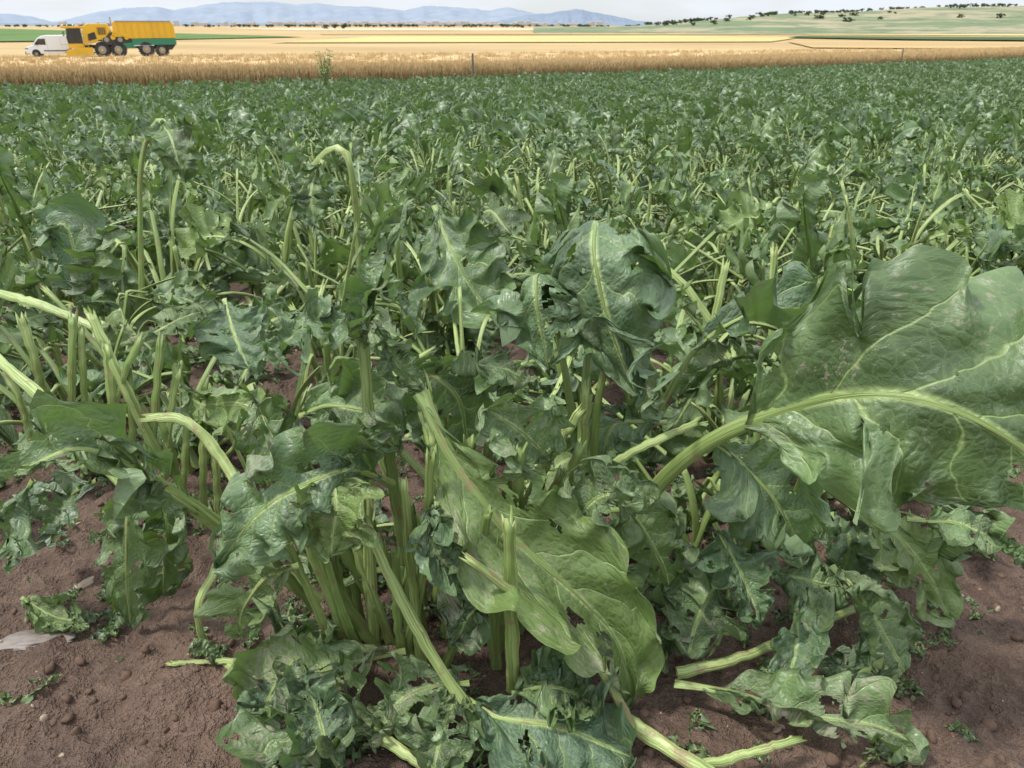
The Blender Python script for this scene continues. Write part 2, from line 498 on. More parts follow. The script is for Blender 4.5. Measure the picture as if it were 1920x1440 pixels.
# ------------------------------------------------------------------ instancing via geometry nodes
def instancer(name, objs, pts):
    coll = bpy.data.collections.new(name + "_sources")
    for i, o in enumerate(objs):
        coll.objects.link(o)
    me = bpy.data.meshes.new(name)
    me.from_pydata([p[0] for p in pts], [], [])
    a = me.attributes.new('rot', 'FLOAT_VECTOR', 'POINT'); a.data.foreach_set('vector', np.array([p[1] for p in pts], np.float32).ravel())
    a = me.attributes.new('scl', 'FLOAT', 'POINT'); a.data.foreach_set('value', np.array([p[2] for p in pts], np.float32))
    a = me.attributes.new('idx', 'INT', 'POINT'); a.data.foreach_set('value', np.array([p[3] for p in pts], np.int32))
    ob = bpy.data.objects.new(name, me); scene.collection.objects.link(ob)
    ng = bpy.data.node_groups.new(name + "_nodes", 'GeometryNodeTree')
    ng.interface.new_socket('Geometry', in_out='INPUT', socket_type='NodeSocketGeometry')
    ng.interface.new_socket('Geometry', in_out='OUTPUT', socket_type='NodeSocketGeometry')
    gi = ng.nodes.new('NodeGroupInput'); go = ng.nodes.new('NodeGroupOutput')
    ip = ng.nodes.new('GeometryNodeInstanceOnPoints')
    ci = ng.nodes.new('GeometryNodeCollectionInfo')
    ci.inputs['Collection'].default_value = coll
    ci.inputs['Separate Children'].default_value = True
    ci.inputs['Reset Children'].default_value = True
    def na(nm, dt):
        n = ng.nodes.new('GeometryNodeInputNamedAttribute'); n.data_type = dt
        n.inputs['Name'].default_value = nm
        return n.outputs['Attribute']
    e2r = ng.nodes.new('FunctionNodeEulerToRotation')
    L = ng.links.new
    L(gi.outputs[0], ip.inputs['Points']); L(ci.outputs[0], ip.inputs['Instance'])
    ip.inputs['Pick Instance'].default_value = True
    L(na('idx', 'INT'), ip.inputs['Instance Index'])
    L(na('rot', 'FLOAT_VECTOR'), e2r.inputs[0]); L(e2r.outputs[0], ip.inputs['Rotation'])
    L(na('scl', 'FLOAT'), ip.inputs['Scale'])
    L(ip.outputs[0], go.inputs[0])
    md = ob.modifiers.new('instances', 'NODES'); md.node_group = ng
    return ob

def mkobj(name, me, link=True, parent=None):
    o = bpy.data.objects.new(name, me)
    if link: scene.collection.objects.link(o)
    if parent: o.parent = parent
    return o

# ------------------------------------------------------------------ ground
def soil_material():
    m, nt, out = new_mat("soil"); b = NB(nt)
    tc = b.node('ShaderNodeTexCoord').outputs['Object']
    n1 = b.noise(tc, 3.0, 3, 0.65); n2 = b.noise(tc, 42, 4, 0.7); n3 = b.noise(tc, 230, 2, 0.6)
    c = b.mix(b.mr(n1, 0.3, 0.7, 0, 1), (0.060, 0.036, 0.026), (0.125, 0.080, 0.056))
    c = b.mix(b.mr(n2, 0.35, 0.7, 0, 0.55), c, (0.165, 0.112, 0.082))
    c = b.mix(b.mr(n3, 0.62, 0.75, 0, 0.5), c, (0.25, 0.185, 0.14))
    c = b.mix(b.mr(n3, 0.38, 0.25, 0, 0.6), c, (0.035, 0.022, 0.016))
    h = b.m('ADD', b.m('MULTIPLY', n2, 1.0), b.m('MULTIPLY', n3, 0.22))
    b.link(b.princ(c, 0.85, b.bump(h, 1.0, 0.026), 0.3), out.inputs[0])
    return m
def stubble_material():
    m, nt, out = new_mat("straw_stubble"); b = NB(nt)
    tc = b.node('ShaderNodeTexCoord').outputs['Object']
    sp = b.node('ShaderNodeSeparateXYZ'); b.link(tc, sp.inputs[0])
    v = b.comb(b.m('MULTIPLY', sp.outputs[0], 0.010), b.m('MULTIPLY', sp.outputs[1], 0.022), 0.0)
    f1 = b.noise(v, 1.0, 4, 0.6)
    fc = b.mix(b.mr(f1, 0.35, 0.65, 0, 1), (0.29, 0.20, 0.09), (0.40, 0.295, 0.145))
    f2 = b.noise(b.comb(b.m('MULTIPLY', sp.outputs[0], .15), b.m('MULTIPLY', sp.outputs[1], 0.6), 0.0), 1.0, 3, 0.7)
    fc = b.mix(b.mr(f2, 0.4, 0.75, 0, 0.35), fc, (0.23, 0.155, 0.07))
    b.link(b.princ(fc, 0.9, None, 0.15), out.inputs[0])
    return m
M_soil = soil_material(); M_stub = stubble_material()

def axis(lo, hi, step, maxv, g):
    mid = list(np.arange(lo, hi, step)); a = []; x = hi; s = step
    while x < maxv[1]:
        a.append(x); s *= g; x += s
    a.append(maxv[1])
    b_ = []; x = lo - step; s = step
    while x > maxv[0]:
        b_.append(x); s *= g; x -= s
    b_.append(maxv[0])
    return np.array(b_[::-1] + mid + a)
xs = axis(-1.0, 1.0, 0.010, (-14000, 14000), 1.09)
ys = axis(0.55, 1.7, 0.010, (-6, 16000), 1.06)
def ground_h(x, y):
    z = tz(y)
    d = math.hypot(x, y)
    if d < 14:
        k = min(1.0, (14 - d) / 6)
        p = Vector((x, y, 0))
        z += k * (0.022 * mnoise.noise(p * 2.3) + 0.018 * mnoise.noise(p * 7.0)
                  + 0.020 * abs(mnoise.noise(p * 17.0 + Vector((3, 1, 0)))) + 0.010 * mnoise.noise(p * 41.0)) - 0.006
        c = mnoise.voronoi(p * 14.0)[0][0]
        z += k * 0.036 * max(0.0, 0.38 - c) * (1 if mnoise.noise(p * 5 + Vector((9, 0, 0))) > 0.0 else 0.15)
    return z
GV = np.empty((len(ys), len(xs), 3))
for j, y in enumerate(ys):
    for i, x in enumerate(xs):
        GV[j, i] = (x, y, ground_h(x, y))
mb = MB(); mb.grid(GV, GV[..., :2], (0, 0, 0), 0)
xc = .5 * (GV[:-1, :-1, 0] + GV[1:, 1:, 0]); yc = .5 * (GV[:-1, :-1, 1] + GV[1:, 1:, 1])
mb.mi[0] = ((yc > 45.3 + .748 * xc) & (yc > 20)).astype(int).reshape(-1)
ground = mkobj("ground", mb.mesh("ground", [M_soil, M_stub]))

def rock_mesh(name, seed, mat, sub=3, amp=0.35, flat=0.65):
    bm = bmesh.new(); bmesh.ops.create_icosphere(bm, subdivisions=sub, radius=1.0)
    o = Vector((seed * 3.1, seed * 1.7, 0))
    for v in bm.verts:
        n = mnoise.fractal(v.co * 1.3 + o, 1.0, 2.0, 4) * amp * 1.4 + mnoise.noise(v.co * 3.5 + o) * amp * 0.4
        v.co *= 1 + n
        v.co.z *= flat
    for f in bm.faces: f.smooth = True
    me = bpy.data.meshes.new(name); bm.to_mesh(me); bm.free(); me.materials.append(mat)
    return me
M_peb = simple_mat("pebble", (0.32, 0.24, 0.17), 0.8, var=0.5, scale=1.5)
M_clod = simple_mat("soil_clod", (0.125, 0.080, 0.056), 0.95, var=0.5, scale=2.5, spec=.2)
srcs = [bpy.data.objects.new("clod_%02d" % i, rock_mesh("clod_%02d" % i, i, M_clod, 2)) for i in range(5)]
srcs += [bpy.data.objects.new("clod_p%02d" % i, rock_mesh("pebble_%02d" % i, i + 20, M_peb, 2, 0.2, 0.5)) for i in range(2)]
pts = []
for i in range(3600):
    y = 0.6 + 2.0 * R.random() ** 1.4; x = R.uniform(-1, 1) * (0.75 * y + 0.2)
    s = 0.0015 + 0.009 * R.random() ** 5
    pts.append(((x, y, ground_h(x, y)), (R.uniform(0, 6), R.uniform(-.4, .4), R.uniform(0, 6)), s, R.randint(0, 4) if R.random() < 0.92 else R.randint(5, 6)))
instancer("soil_clods", srcs, pts)

st = mkobj("flat_stone", rock_mesh("flat_stone", 55, simple_mat("stone", (0.22, 0.185, 0.16), 0.6, var=0.7, scale=3.2, dirt=(.11, .07, .05)), 4, 0.24, 0.28))
p = survey(60, 1195, -0.008); st.location = (p[0], p[1], ground_h(p[0], p[1])); st.scale = (0.058, 0.024, 0.026); st.rotation_euler = (0, 0, 0.1)
st = mkobj("flat_stone.001", rock_mesh("flat_stone2", 58, M_peb, 3, 0.16, 0.4))
p = survey(165, 1080, -0.005); st.location = (p[0], p[1], ground_h(p[0], p[1])); st.scale = (0.028, 0.012, 0.010); st.rotation_euler = (0, 0, 0.9)

# ------------------------------------------------------------------ hero plants
Cn = (0, -0.75, 0.65); UP = (0, -0.15, 1.0); Zn = (0, -0.3, 1)
def H(mb, pts, tb=0.1, W=0.05, N=Cn, N1=None, S0=None, fold=0.15, cup=0.35, ruf=0.55, nfr=3.6, r=0.006, rb=None, mud=0.40, dmg=0.5,
      crump=0.013, tw=0.0, asym=0.0, seed=None, nu=84, nv=15, blunt=1.0):
    rng = random.Random(seed if seed is not None else int(pts[0][0] * 7 + pts[0][1] * 3 + pts[-1][0]))
    if .036 < W < .09: W *= 1.18
    P = spline([survey(*p) for p in pts], 56)
    F = frames(P, N0=N, N1=N1, twist=tw) if S0 is None else frames(P, S0=S0, twist=tw)
    add_leaf(mb, P, F, tb, W, rng, fold, cup, ruf, nfr, r, rb if rb else r * 0.7, nu, nv, crump, mud, min(dmg, .9), asym=asym, k=12, blunt=blunt)
def ST(mb, pts, r=0.007, r1=None, tone=0.2, N=Cn, mud=0.3):
    rng = random.Random(int(pts[0][0] * 5 + pts[-1][1]))
    P = spline([survey(*p) for p in pts], 26)
    P[1:-1] += np.array([[rng.gauss(0, .0006) for _ in range(3)] for _ in range(24)])
    T, S, N_ = frames(P, N0=N)
    add_tube(mb, P, S, N_, T, r, r1 if r1 else r * 0.8, rng, (tone, mud, 0.4), k=12, ragged=True)
def fill(mb, n, cx, cy, sp, kinds, sc=1.0, azr=(0, 6.28), stumps=0):
    for i in range(n):
        az = R.uniform(*azr)
        generic_leaf(mb, R, (cx + R.uniform(-sp, sp), cy + R.uniform(-sp, sp), 0.01), az, R.choice(kinds), 3, sc)
    for i in range(stumps):
        az = R.uniform(*azr)
        generic_stump(mb, R, (cx + R.uniform(-sp, sp), cy + R.uniform(-sp, sp), 0.0), az, 3, 1.0)

mb = MB()
H(mb, [(1140, 1075, .99), (1215, 935, .95), (1320, 835, .90), (1480, 765, .84), (1640, 737, .78), (1780, 765, .74), (1920, 850, .72), (2060, 980, .71)],
  tb=.455, W=.150, N=Cn, N1=(-.1, -.9, .4), fold=.0, cup=-.1, ruf=.42, nfr=3.2, r=.0105, rb=.0078, mud=.20, dmg=.3, crump=.013, seed=5, nu=150, nv=32, asym=-.08, blunt=.72)
H(mb, [(1085, 940, 1.02), (1095, 760, 1.06), (1110, 580, 1.12), (1125, 450, 1.12), (1120, 415, 1.06), (1115, 475, .99), (1140, 600, .96), (1190, 740, .95)],
  tb=.50, W=.112, S0=(-1, 0, 0), fold=-.35, cup=-.35, ruf=.7, nfr=3.8, r=.0075, rb=.0035, mud=.10, dmg=.4, crump=.013, seed=8, nu=120, nv=24)
H(mb, [(1090, 900, 1.04), (1060, 700, 1.06), (1030, 560, 1.07), (1010, 515, 1.03), (1005, 570, .99), (1030, 690, .98)],
  tb=.52, W=.090, S0=(-1, 0, 0), fold=-.3, cup=-.3, ruf=.7, nfr=3.5, r=.006, rb=.0035, mud=.15, dmg=.4, crump=.013, seed=18)
H(mb, [(1110, 900, 1.03), (1120, 760, 1.0), (1150, 640, .99), (1180, 620, .97), (1215, 690, .96), (1225, 790, .97)],
  tb=.45, W=.055, S0=(-1, .2, 0), fold=-.2, cup=-.3, ruf=.8, nfr=3, r=.006, seed=21)
H(mb, [(790, 735, .93), (850, 860, .88), (940, 985, .845), (1060, 1095, .83), (1155, 1200, .83), (1185, 1330, .82)],
  tb=.04, W=.096, N=(.15, -.75, .62), fold=.25, cup=.3, ruf=.5, nfr=3.2, r=.0105, rb=.007, mud=.45, dmg=.35, seed=23, nu=150, nv=24, crump=.013)
ST(mb, [(830, 860, .90), (808, 800, .92), (792, 728, .935)], r=.011, tone=.1)
ST(mb, [(962, 1300, .80), (958, 1140, .79), (955, 985, .79)], r=.0080, tone=.5)
ST(mb, [(940, 1420, .745), (900, 1360, .76), (820, 1245, .79), (750, 1120, .82), (690, 995, .85)], r=.0070, tone=.0)
ST(mb, [(1190, 1370, -.03), (1110, 1230, .80), (1000, 1140, .78), (880, 1050, .78)], r=.0050, tone=.6, mud=.9)
H(mb, [(860, 1300, -.05), (940, 1345, -.06), (1060, 1365, -.055), (1190, 1430, -.02)], tb=.12, W=.080, N=Zn, r=.005, mud=.3, dmg=.2, fold=.1, crump=.011, seed=31, nu=110)
ST(mb, [(700, 1210, -.01), (690, 1000, .93), (692, 800, .96), (680, 645, .97)], r=.008, tone=.1)
H(mb, [(682, 660, .97), (690, 590, .97), (722, 490, .98), (778, 385, 1.0)], tb=.05, W=.034, N=(-.5, -.8, .2), fold=1.1, cup=.2, ruf=.25, r=.005, seed=3)
H(mb, [(692, 640, .97), (630, 612, .94), (565, 620, .92), (505, 660, .9)], tb=.08, W=.040, N=UP, fold=-.1, ruf=.8, r=.005, seed=4)
H(mb, [(600, 1130, -.06), (430, 1000, .95), (330, 925, .90), (230, 865, .86), (140, 840, .83), (40, 880, .80), (-40, 920, .78)],
  tb=.45, W=.055, N=(0, -.5, .8), fold=.15, ruf=.6, nfr=2.5, r=.010, rb=.009, mud=.15, dmg=.8, seed=41)
H(mb, [(330, 930, .9), (240, 865, .87), (185, 825, .87), (140, 795, .88)], tb=.1, W=.034, N=Cn, fold=.4, r=.004, seed=42)
H(mb, [(740, 910, .92), (660, 880, .86), (565, 915, .82), (475, 970, .80), (405, 1060, .79)], tb=.12, W=.062, N=Cn, fold=-.2, ruf=.6, r=.006, mud=.35, dmg=.5, crump=.012, seed=51, nu=110)
H(mb, [(620, 880, .85), (630, 950, .81), (620, 1040, .79)], tb=.05, W=.052, N=Cn, fold=-.25, ruf=.45, r=.004, mud=.55, dmg=.3, crump=.010, seed=52)
H(mb, [(600, 900, .88), (655, 850, .87), (740, 800, .88)], tb=.08, W=.036, N=Cn, fold=.2, ruf=.7, r=.004, seed=53)
H(mb, [(560, 1060, .85), (500, 1080, .83), (460, 1140, .83), (450, 1200, .84)], tb=.05, W=.038, N=Cn, fold=-.2, r=.004, dmg=1, seed=54)
ST(mb, [(520, 1262, -.015), (460, 1262, -.02), (390, 1215, .93), (370, 1140, .93), (402, 1068, .97)], r=.0060, tone=.0)
ST(mb, [(520, 1240, -.02), (400, 1240, -.012), (320, 1245, -.012)], r=.004, tone=.1)
H(mb, [(500, 1110, .92), (545, 1190, .88), (620, 1270, -.07), (665, 1340, -.05)], tb=.05, W=.054, N=Cn, mud=.4, r=.004, seed=61)
H(mb, [(760, 1220, -.07), (650, 1240, -.08), (540, 1275, -.07), (455, 1350, -.03)], tb=.1, W=.056, N=Zn, mud=.8, dmg=.8, r=.005, seed=62)
H(mb, [(760, 1370, -.04), (660, 1370, -.05), (560, 1400, -.05), (520, 1470, -.03)], tb=.1, W=.060, N=Zn, mud=.5, dmg=.4, r=.005, seed=63)
H(mb, [(880, 1280, -.07), (800, 1290, -.07), (740, 1330, -.06), (690, 1400, -.04)], tb=.1, W=.05, N=Zn, mud=.7, dmg=.8, r=.004, seed=64)
H(mb, [(870, 1290, -.06), (830, 1360, -.06), (810, 1460, -.03)], tb=.05, W=.052, N=Zn, mud=.4, dmg=.4, r=.004, seed=65)
H(mb, [(560, 1230, -.09), (500, 1290, -.07), (470, 1400, -.03)], tb=.05, W=.052, N=Zn, mud=.2, dmg=.3, r=.004, seed=66)
H(mb, [(640, 1450, -.04), (600, 1350, -.07), (570, 1280, -.09)], tb=.05, W=.05, N=Zn, mud=.5, dmg=.7, r=.004, seed=67)
H(mb, [(960, 1300, -.08), (1040, 1290, -.08), (1130, 1330, -.05)], tb=.05, W=.045, N=Zn, mud=.3, dmg=.8, r=.004, seed=68)
ST(mb, [(660, 1350, -.05), (780, 1425, -.04), (860, 1480, -.02)], r=.007, tone=.1)
ST(mb, [(1150, 1330, -.03), (1240, 1395, -.035), (1400, 1490, -.02)], r=.0085, tone=.1, mud=.8)
ST(mb, [(1290, 1440, -.02), (1380, 1420, -.03), (1490, 1388, -.04)], r=.0055, tone=.1)
for i in range(40):
    bx = R.uniform(640, 980); by = R.uniform(1140, 1270)
    tx = bx + (bx - 820) * R.uniform(0.3, 1.1) + R.uniform(-80, 80); ty = R.uniform(820, 1080)
    yb = survey(bx, by, -0.0)[1]
    ST(mb, [(bx, by, yb), ((bx + tx) / 2 + R.uniform(-15, 15), (by + ty) / 2, yb - 0.005), (tx, ty, yb + R.uniform(-.08, .02))], r=R.uniform(.0055, .0085), tone=R.uniform(.3, 1.2))
fill(mb, 9, -.05, 1.02, .07, ['arch', 'up', 'kink', 'kink'], .95, (-1.5, 1.5), stumps=5)
fill(mb, 4, -.08, .97, .07, ['lie', 'kink'], .7, (-2.2, 2.2), stumps=5)
ST(mb, [(1000, 920, .97), (1035, 850, .95), (1085, 775, .95)], r=.006, tone=.1)
ST(mb, [(1080, 1150, .98), (1085, 950, 1.0), (1100, 735, 1.0)], r=.008, tone=.3)
ST(mb, [(1110, 900, .96), (1180, 850, .95), (1310, 790, .95)], r=.005, tone=.0)
ST(mb, [(700, 770, 1.1), (780, 745, 1.08), (870, 715, 1.05)], r=.006, tone=.0)
H(mb, [(1035, 870, .94), (1000, 830, .92), (950, 790, .91), (905, 765, .91)], tb=.05, W=.058, N=Cn, fold=.3, ruf=.5, r=.004, dmg=.1, crump=.010, seed=71)
H(mb, [(1230, 770, 1.02), (1305, 650, 1.0), (1400, 585, .98), (1480, 575, .96), (1560, 620, .94), (1600, 690, .94)], tb=.3, W=.046, N=UP, fold=-.2, ruf=.9, r=.006, seed=72)
H(mb, [(1320, 810, 1.05), (1400, 880, 1.01), (1460, 950, .99), (1500, 1040, 1.0)], tb=.08, W=.068, N=Cn, fold=.15, ruf=.6, r=.005, mud=.1, dmg=.3, seed=73)
H(mb, [(1100, 900, .98), (1180, 960, .95), (1240, 1060, .95), (1250, 1150, .95)], tb=.06, W=.054, N=Cn, fold=-.2, ruf=.8, r=.004, seed=74)
H(mb, [(1060, 1010, .90), (1120, 930, .88), (1190, 930, .86), (1200, 960, .86)], tb=.05, W=.042, N=Cn, fold=.3, ruf=.6, r=.004, seed=75)
H(mb, [(795, 740, .93), (745, 680, .95), (705, 610, .97)], tb=.05, W=.034, N=Cn, fold=.9, r=.004, seed=76)
H(mb, [(840, 690, 1.0), (920, 685, .98), (1005, 725, .98)], tb=.05, W=.042, N=UP, fold=-.2, r=.004, seed=77)
H(mb, [(470, 720, 1.1), (500, 800, 1.04), (560, 910, 1.0)], tb=.05, W=.042, N=Cn, fold=.5, r=.006, seed=78)
H(mb, [(820, 940, .86), (810, 1010, .83), (850, 1080, .82)], tb=.05, W=.040, N=Cn, fold=.6, ruf=.7, r=.004, seed=79)
H(mb, [(900, 1100, .82), (880, 1160, .81), (850, 1210, .81)], tb=.05, W=.036, N=Cn, fold=.4, r=.004, mud=.6, seed=80)
H(mb, [(560, 780, 1.02), (620, 760, 1.0), (700, 780, .97), (750, 840, .95)], tb=.05, W=.050, N=Cn, fold=-.2, r=.004, seed=81)
H(mb, [(1250, 790, 1.1), (1150, 800, 1.05), (1120, 870, 1.02)], tb=.1, W=.05, N=Cn, fold=-.2, r=.005, seed=82)
H(mb, [(760, 760, 1.0), (800, 700, 1.0), (860, 760, .98), (880, 860, .97)], tb=.1, W=.05, N=Cn, fold=-.2, r=.005, seed=83)
hero = mkobj("sugar_beet_plant", mb.mesh("sugar_beet_plant", [M_leaf, M_stalk]))

mb = MB()
ST(mb, [(1270, 1262, -.03), (1400, 1230, -.045), (1500, 1185, -.06), (1630, 1130, -.06)], r=.0065, tone=.05, mud=.7)
H(mb, [(1500, 1110, -.11), (1492, 1200, -.08), (1480, 1315, -.04)], tb=.05, W=.048, N=Cn, mud=.5, dmg=.1, ruf=.35, crump=.009, r=.004, seed=91)
H(mb, [(1265, 1280, -.04), (1380, 1300, -.055), (1500, 1340, -.055), (1640, 1365, -.04), (1740, 1410, -.02)], tb=.12, W=.058, N=Zn, mud=.6, dmg=.6, r=.006, crump=.012, seed=92, nu=120)
H(mb, [(1600, 930, -.18), (1680, 1000, -.18), (1740, 1080, -.12), (1785, 1165, -.04)], tb=.1, W=.058, N=Cn, mud=.4, r=.005, seed=93)
H(mb, [(1560, 1060, -.13), (1640, 1160, -.10), (1700, 1260, -.04)], tb=.06, W=.052, N=Cn, mud=.6, dmg=.8, r=.005, seed=94)
H(mb, [(1380, 1050, -.12), (1320, 1130, -.08), (1290, 1230, -.05)], tb=.06, W=.062, N=Zn, mud=.4, dmg=.4, crump=.010, r=.005, seed=95)
H(mb, [(1700, 970, .98), (1800, 990, .96), (1930, 1060, .92)], tb=.15, W=.038, N=UP, mud=.3, r=.005, seed=96)
H(mb, [(1560, 960, 1.1), (1590, 1020, 1.04), (1560, 1120, 1.03)], tb=.05, W=.042, N=Cn, r=.004, seed=97)
H(mb, [(1250, 1080, 1.0), (1200, 1120, .95), (1230, 1260, .92)], tb=.05, W=.055, N=Cn, mud=.6, r=.004, seed=98)
H(mb, [(1500, 1240, -.04), (1600, 1260, -.03), (1680, 1230, -.02)], tb=.08, W=.038, N=Zn, mud=.4, dmg=1, r=.004, seed=100)
H(mb, [(1420, 1060, -.14), (1480, 1080, -.12), (1600, 1100, -.1)], tb=.08, W=.048, N=Zn, mud=.4, dmg=.7, r=.004, seed=101)
H(mb, [(1340, 980, -.2), (1380, 1060, -.16), (1420, 1160, -.1)], tb=.08, W=.048, N=Cn, mud=.2, dmg=.5, r=.004, seed=102)
fill(mb, 6, .50, 1.24, .06, ['arch', 'lie', 'kink', 'kink'], .95, stumps=7)
fill(mb, 3, .36, 1.12, .08, ['lie', 'kink'], .8, stumps=5)
fill(mb, 6, .78, 1.5, .06, ['arch', 'kink', 'up', 'kink'], 1.05, stumps=9)
ST(mb, [(1660, 900, 1.25), (1600, 820, 1.3), (1560, 760, 1.35)], r=.008, tone=.1)
ST(mb, [(1400, 730, 1.7), (1350, 630, 1.8), (1280, 530, 1.85), (1215, 480, 1.9)], r=.009, tone=.0)
ST(mb, [(1447, 730, 1.9), (1450, 600, 1.95), (1452, 470, 2.0)], r=.010, tone=.0)
ST(mb, [(1300, 740, 1.6), (1335, 620, 1.65), (1360, 500, 1.7)], r=.008, tone=.3)
mkobj("sugar_beet_plant.001", mb.mesh("sugar_beet_plant_right", [M_leaf, M_stalk]))

mb = MB()
H(mb, [(270, 870, .98), (240, 960, .95), (235, 1060, .95), (245, 1175, .97)], tb=.05, W=.046, N=Cn, fold=-.25, r=.004, dmg=.2, ruf=.4, crump=.010, seed=111)
H(mb, [(300, 890, 1.02), (315, 1000, 1.0), (305, 1120, 1.02)], tb=.05, W=.038, N=Cn, fold=-.3, r=.004, seed=112)
H(mb, [(180, 900, 1.05), (120, 940, 1.08), (90, 1010, 1.12)], tb=.05, W=.05, N=Cn, mud=.6, dmg=.8, r=.004, seed=113)
H(mb, [(60, 900, 1.0), (30, 960, 1.0), (20, 1060, 1.02)], tb=.05, W=.04, N=Cn, mud=.3, dmg=.8, r=.004, seed=114)
H(mb, [(40, 1120, -.03), (90, 1150, -.02), (170, 1170, -.02)], tb=.05, W=.035, N=Zn, mud=.5, dmg=.8, r=.003, seed=115)
ST(mb, [(175, 835, 1.0), (70, 740, 1.1), (-20, 660, 1.2)], r=.0085, tone=.0)
ST(mb, [(310, 880, 1.2), (225, 710, 1.2), (170, 590, 1.25)], r=.008, tone=.2)
ST(mb, [(460, 940, 1.0), (415, 860, 1.05), (350, 790, 1.08), (275, 783, 1.1)], r=.0075, tone=.0, mud=.6)
ST(mb, [(-20, 545, 1.6), (80, 572, 1.55), (180, 615, 1.5)], r=.008, tone=.0)
for (a, b_, c, d) in [(160, 800, 150, 620), (130, 790, 135, 600), (215, 830, 200, 660), (250, 850, 240, 690), (300, 900, 330, 700), (340, 930, 350, 800), (380, 950, 380, 790), (60, 800, 10, 700), (410, 960, 400, 830), (190, 800, 260, 640), (90, 760, 40, 600), (330, 860, 290, 760), (280, 880, 300, 640)]:
    ST(mb, [(a, b_ + 40, 1.22), ((a + c) / 2, (b_ + d) / 2, 1.20), (c, d, 1.21)], r=R.uniform(.006, .0085), tone=R.uniform(.3, 1.1))
H(mb, [(170, 600, 1.35), (150, 500, 1.4), (120, 420, 1.42), (60, 470, 1.4)], tb=.05, W=.05, N=Cn, r=.005, seed=121)
H(mb, [(190, 600, 1.3), (200, 520, 1.3), (215, 430, 1.32)], tb=.05, W=.05, N=Cn, fold=.5, r=.005, seed=122)
H(mb, [(420, 560, 1.6), (440, 640, 1.5), (470, 700, 1.45)], tb=.05, W=.06, N=Cn, r=.005, seed=123)
H(mb, [(330, 720, 1.3), (380, 760, 1.25), (450, 760, 1.2), (510, 800, 1.18)], tb=.05, W=.05, N=Cn, r=.005, seed=124)
fill(mb, 6, -.72, 1.5, .06, ['arch', 'up', 'kink'], .95, (-1.5, 1.5), stumps=9)
fill(mb, 4, -.48, 1.4, .06, ['kink', 'lie', 'kink'], .8, stumps=9)
mkobj("sugar_beet_plant.002", mb.mesh("sugar_beet_plant_left", [M_leaf, M_stalk]))

mb = MB()
ST(mb, [(530, 570, 2.55), (545, 410, 2.5), (598, 295, 2.45), (648, 285, 2.4), (668, 400, 2.4), (676, 560, 2.4)], r=.010, tone=.2)
ST(mb, [(265, 560, 2.4), (262, 330, 2.4), (278, 250, 2.35), (305, 225, 2.3), (345, 290, 2.2)], r=.008, tone=.5)
H(mb, [(815, 385, 2.15), (850, 480, 2.0), (900, 560, 1.95), (965, 620, 1.95)], tb=.06, W=.11, N=Cn, r=.008, mud=.1, dmg=.1, crump=.013, seed=131, fold=.1)
H(mb, [(605, 300, 2.4), (585, 350, 2.35), (590, 420, 2.3)], tb=.06, W=.07, N=Cn, r=.008, seed=132)
H(mb, [(300, 225, 2.3), (325, 270, 2.2), (350, 340, 2.15)], tb=.06, W=.06, N=Cn, r=.006, seed=133)
H(mb, [(920, 480, 2.2), (890, 420, 2.2), (920, 395, 2.1), (960, 440, 2.0)], tb=.3, W=.07, N=Cn, r=.009, seed=134)
fill(mb, 6, -.25, 2.1, .08, ['kink', 'kink', 'lie', 'arch'], 1.0, stumps=11)
fill(mb, 4, .2, 1.7, .08, ['kink', 'lie'], .9, stumps=8)
fill(mb, 4, -.5, 1.9, .08, ['kink', 'lie'], .9, stumps=10)
mkobj("sugar_beet_plant.003", mb.mesh("sugar_beet_plant_back", [M_leaf, M_stalk]))

# ------------------------------------------------------------------ field mass
srcs = []
NEARN, FARN = 12, 8
for i in range(NEARN):
    srcs.append(bpy.data.objects.new("beet_%02d" % i, plant_mesh("beet_%02d" % i, 100 + i, 2 if i < 7 else 1, False, 1.12, M_leaf if i < 7 else M_leaf_mid)))
for i in range(FARN):
    srcs.append(bpy.data.objects.new("beet_%02d" % (NEARN + i), plant_mesh("beet_far_%02d" % i, 300 + i, 0, True, 1.12)))
pts = []
taken = [(-0.08, .97), (.50, 1.24), (-.72, 1.5), (-.25, 2.1), (.78, 1.5), (-.48, 1.4)]
cs, sn = math.cos(0.12), math.sin(0.12)
for ri in range(-90, 190):
    for si in range(0, 400):
        a = ri * 0.50 + R.gauss(0, 0.05); b_ = 0.6 + si * 0.27 + R.gauss(0, .04)
        x = a * cs - b_ * sn + 0.1; yy = a * sn + b_ * cs
        if yy < 1.45 or yy > edge_y(x) - 0.3 or yy > 95: continue
        if abs(x) > 0.66 * yy + 1.2: continue
        if any(math.hypot(x - q[0], yy - q[1]) < 0.24 for q in taken): continue
        if yy > 14 and R.random() < 0.15: continue
        if yy < 5 and R.random() < 0.14: continue
        if yy < 9 + R.gauss(0, 1.5):
            idx = R.randint(0, 6) if yy < 4.2 else R.randint(7, NEARN - 1); s = R.uniform(0.72, 1.12)
        else:
            idx = NEARN + R.randint(0, FARN - 1); s = R.uniform(0.8, 1.15)
        pts.append(((x, yy, ground_h(x, yy) - 0.01), (R.gauss(0, .08), R.gauss(0, .08), R.uniform(0, 6.28)), s, idx))
print("plants", len(pts))
instancer("sugar_beet_field", srcs, pts)

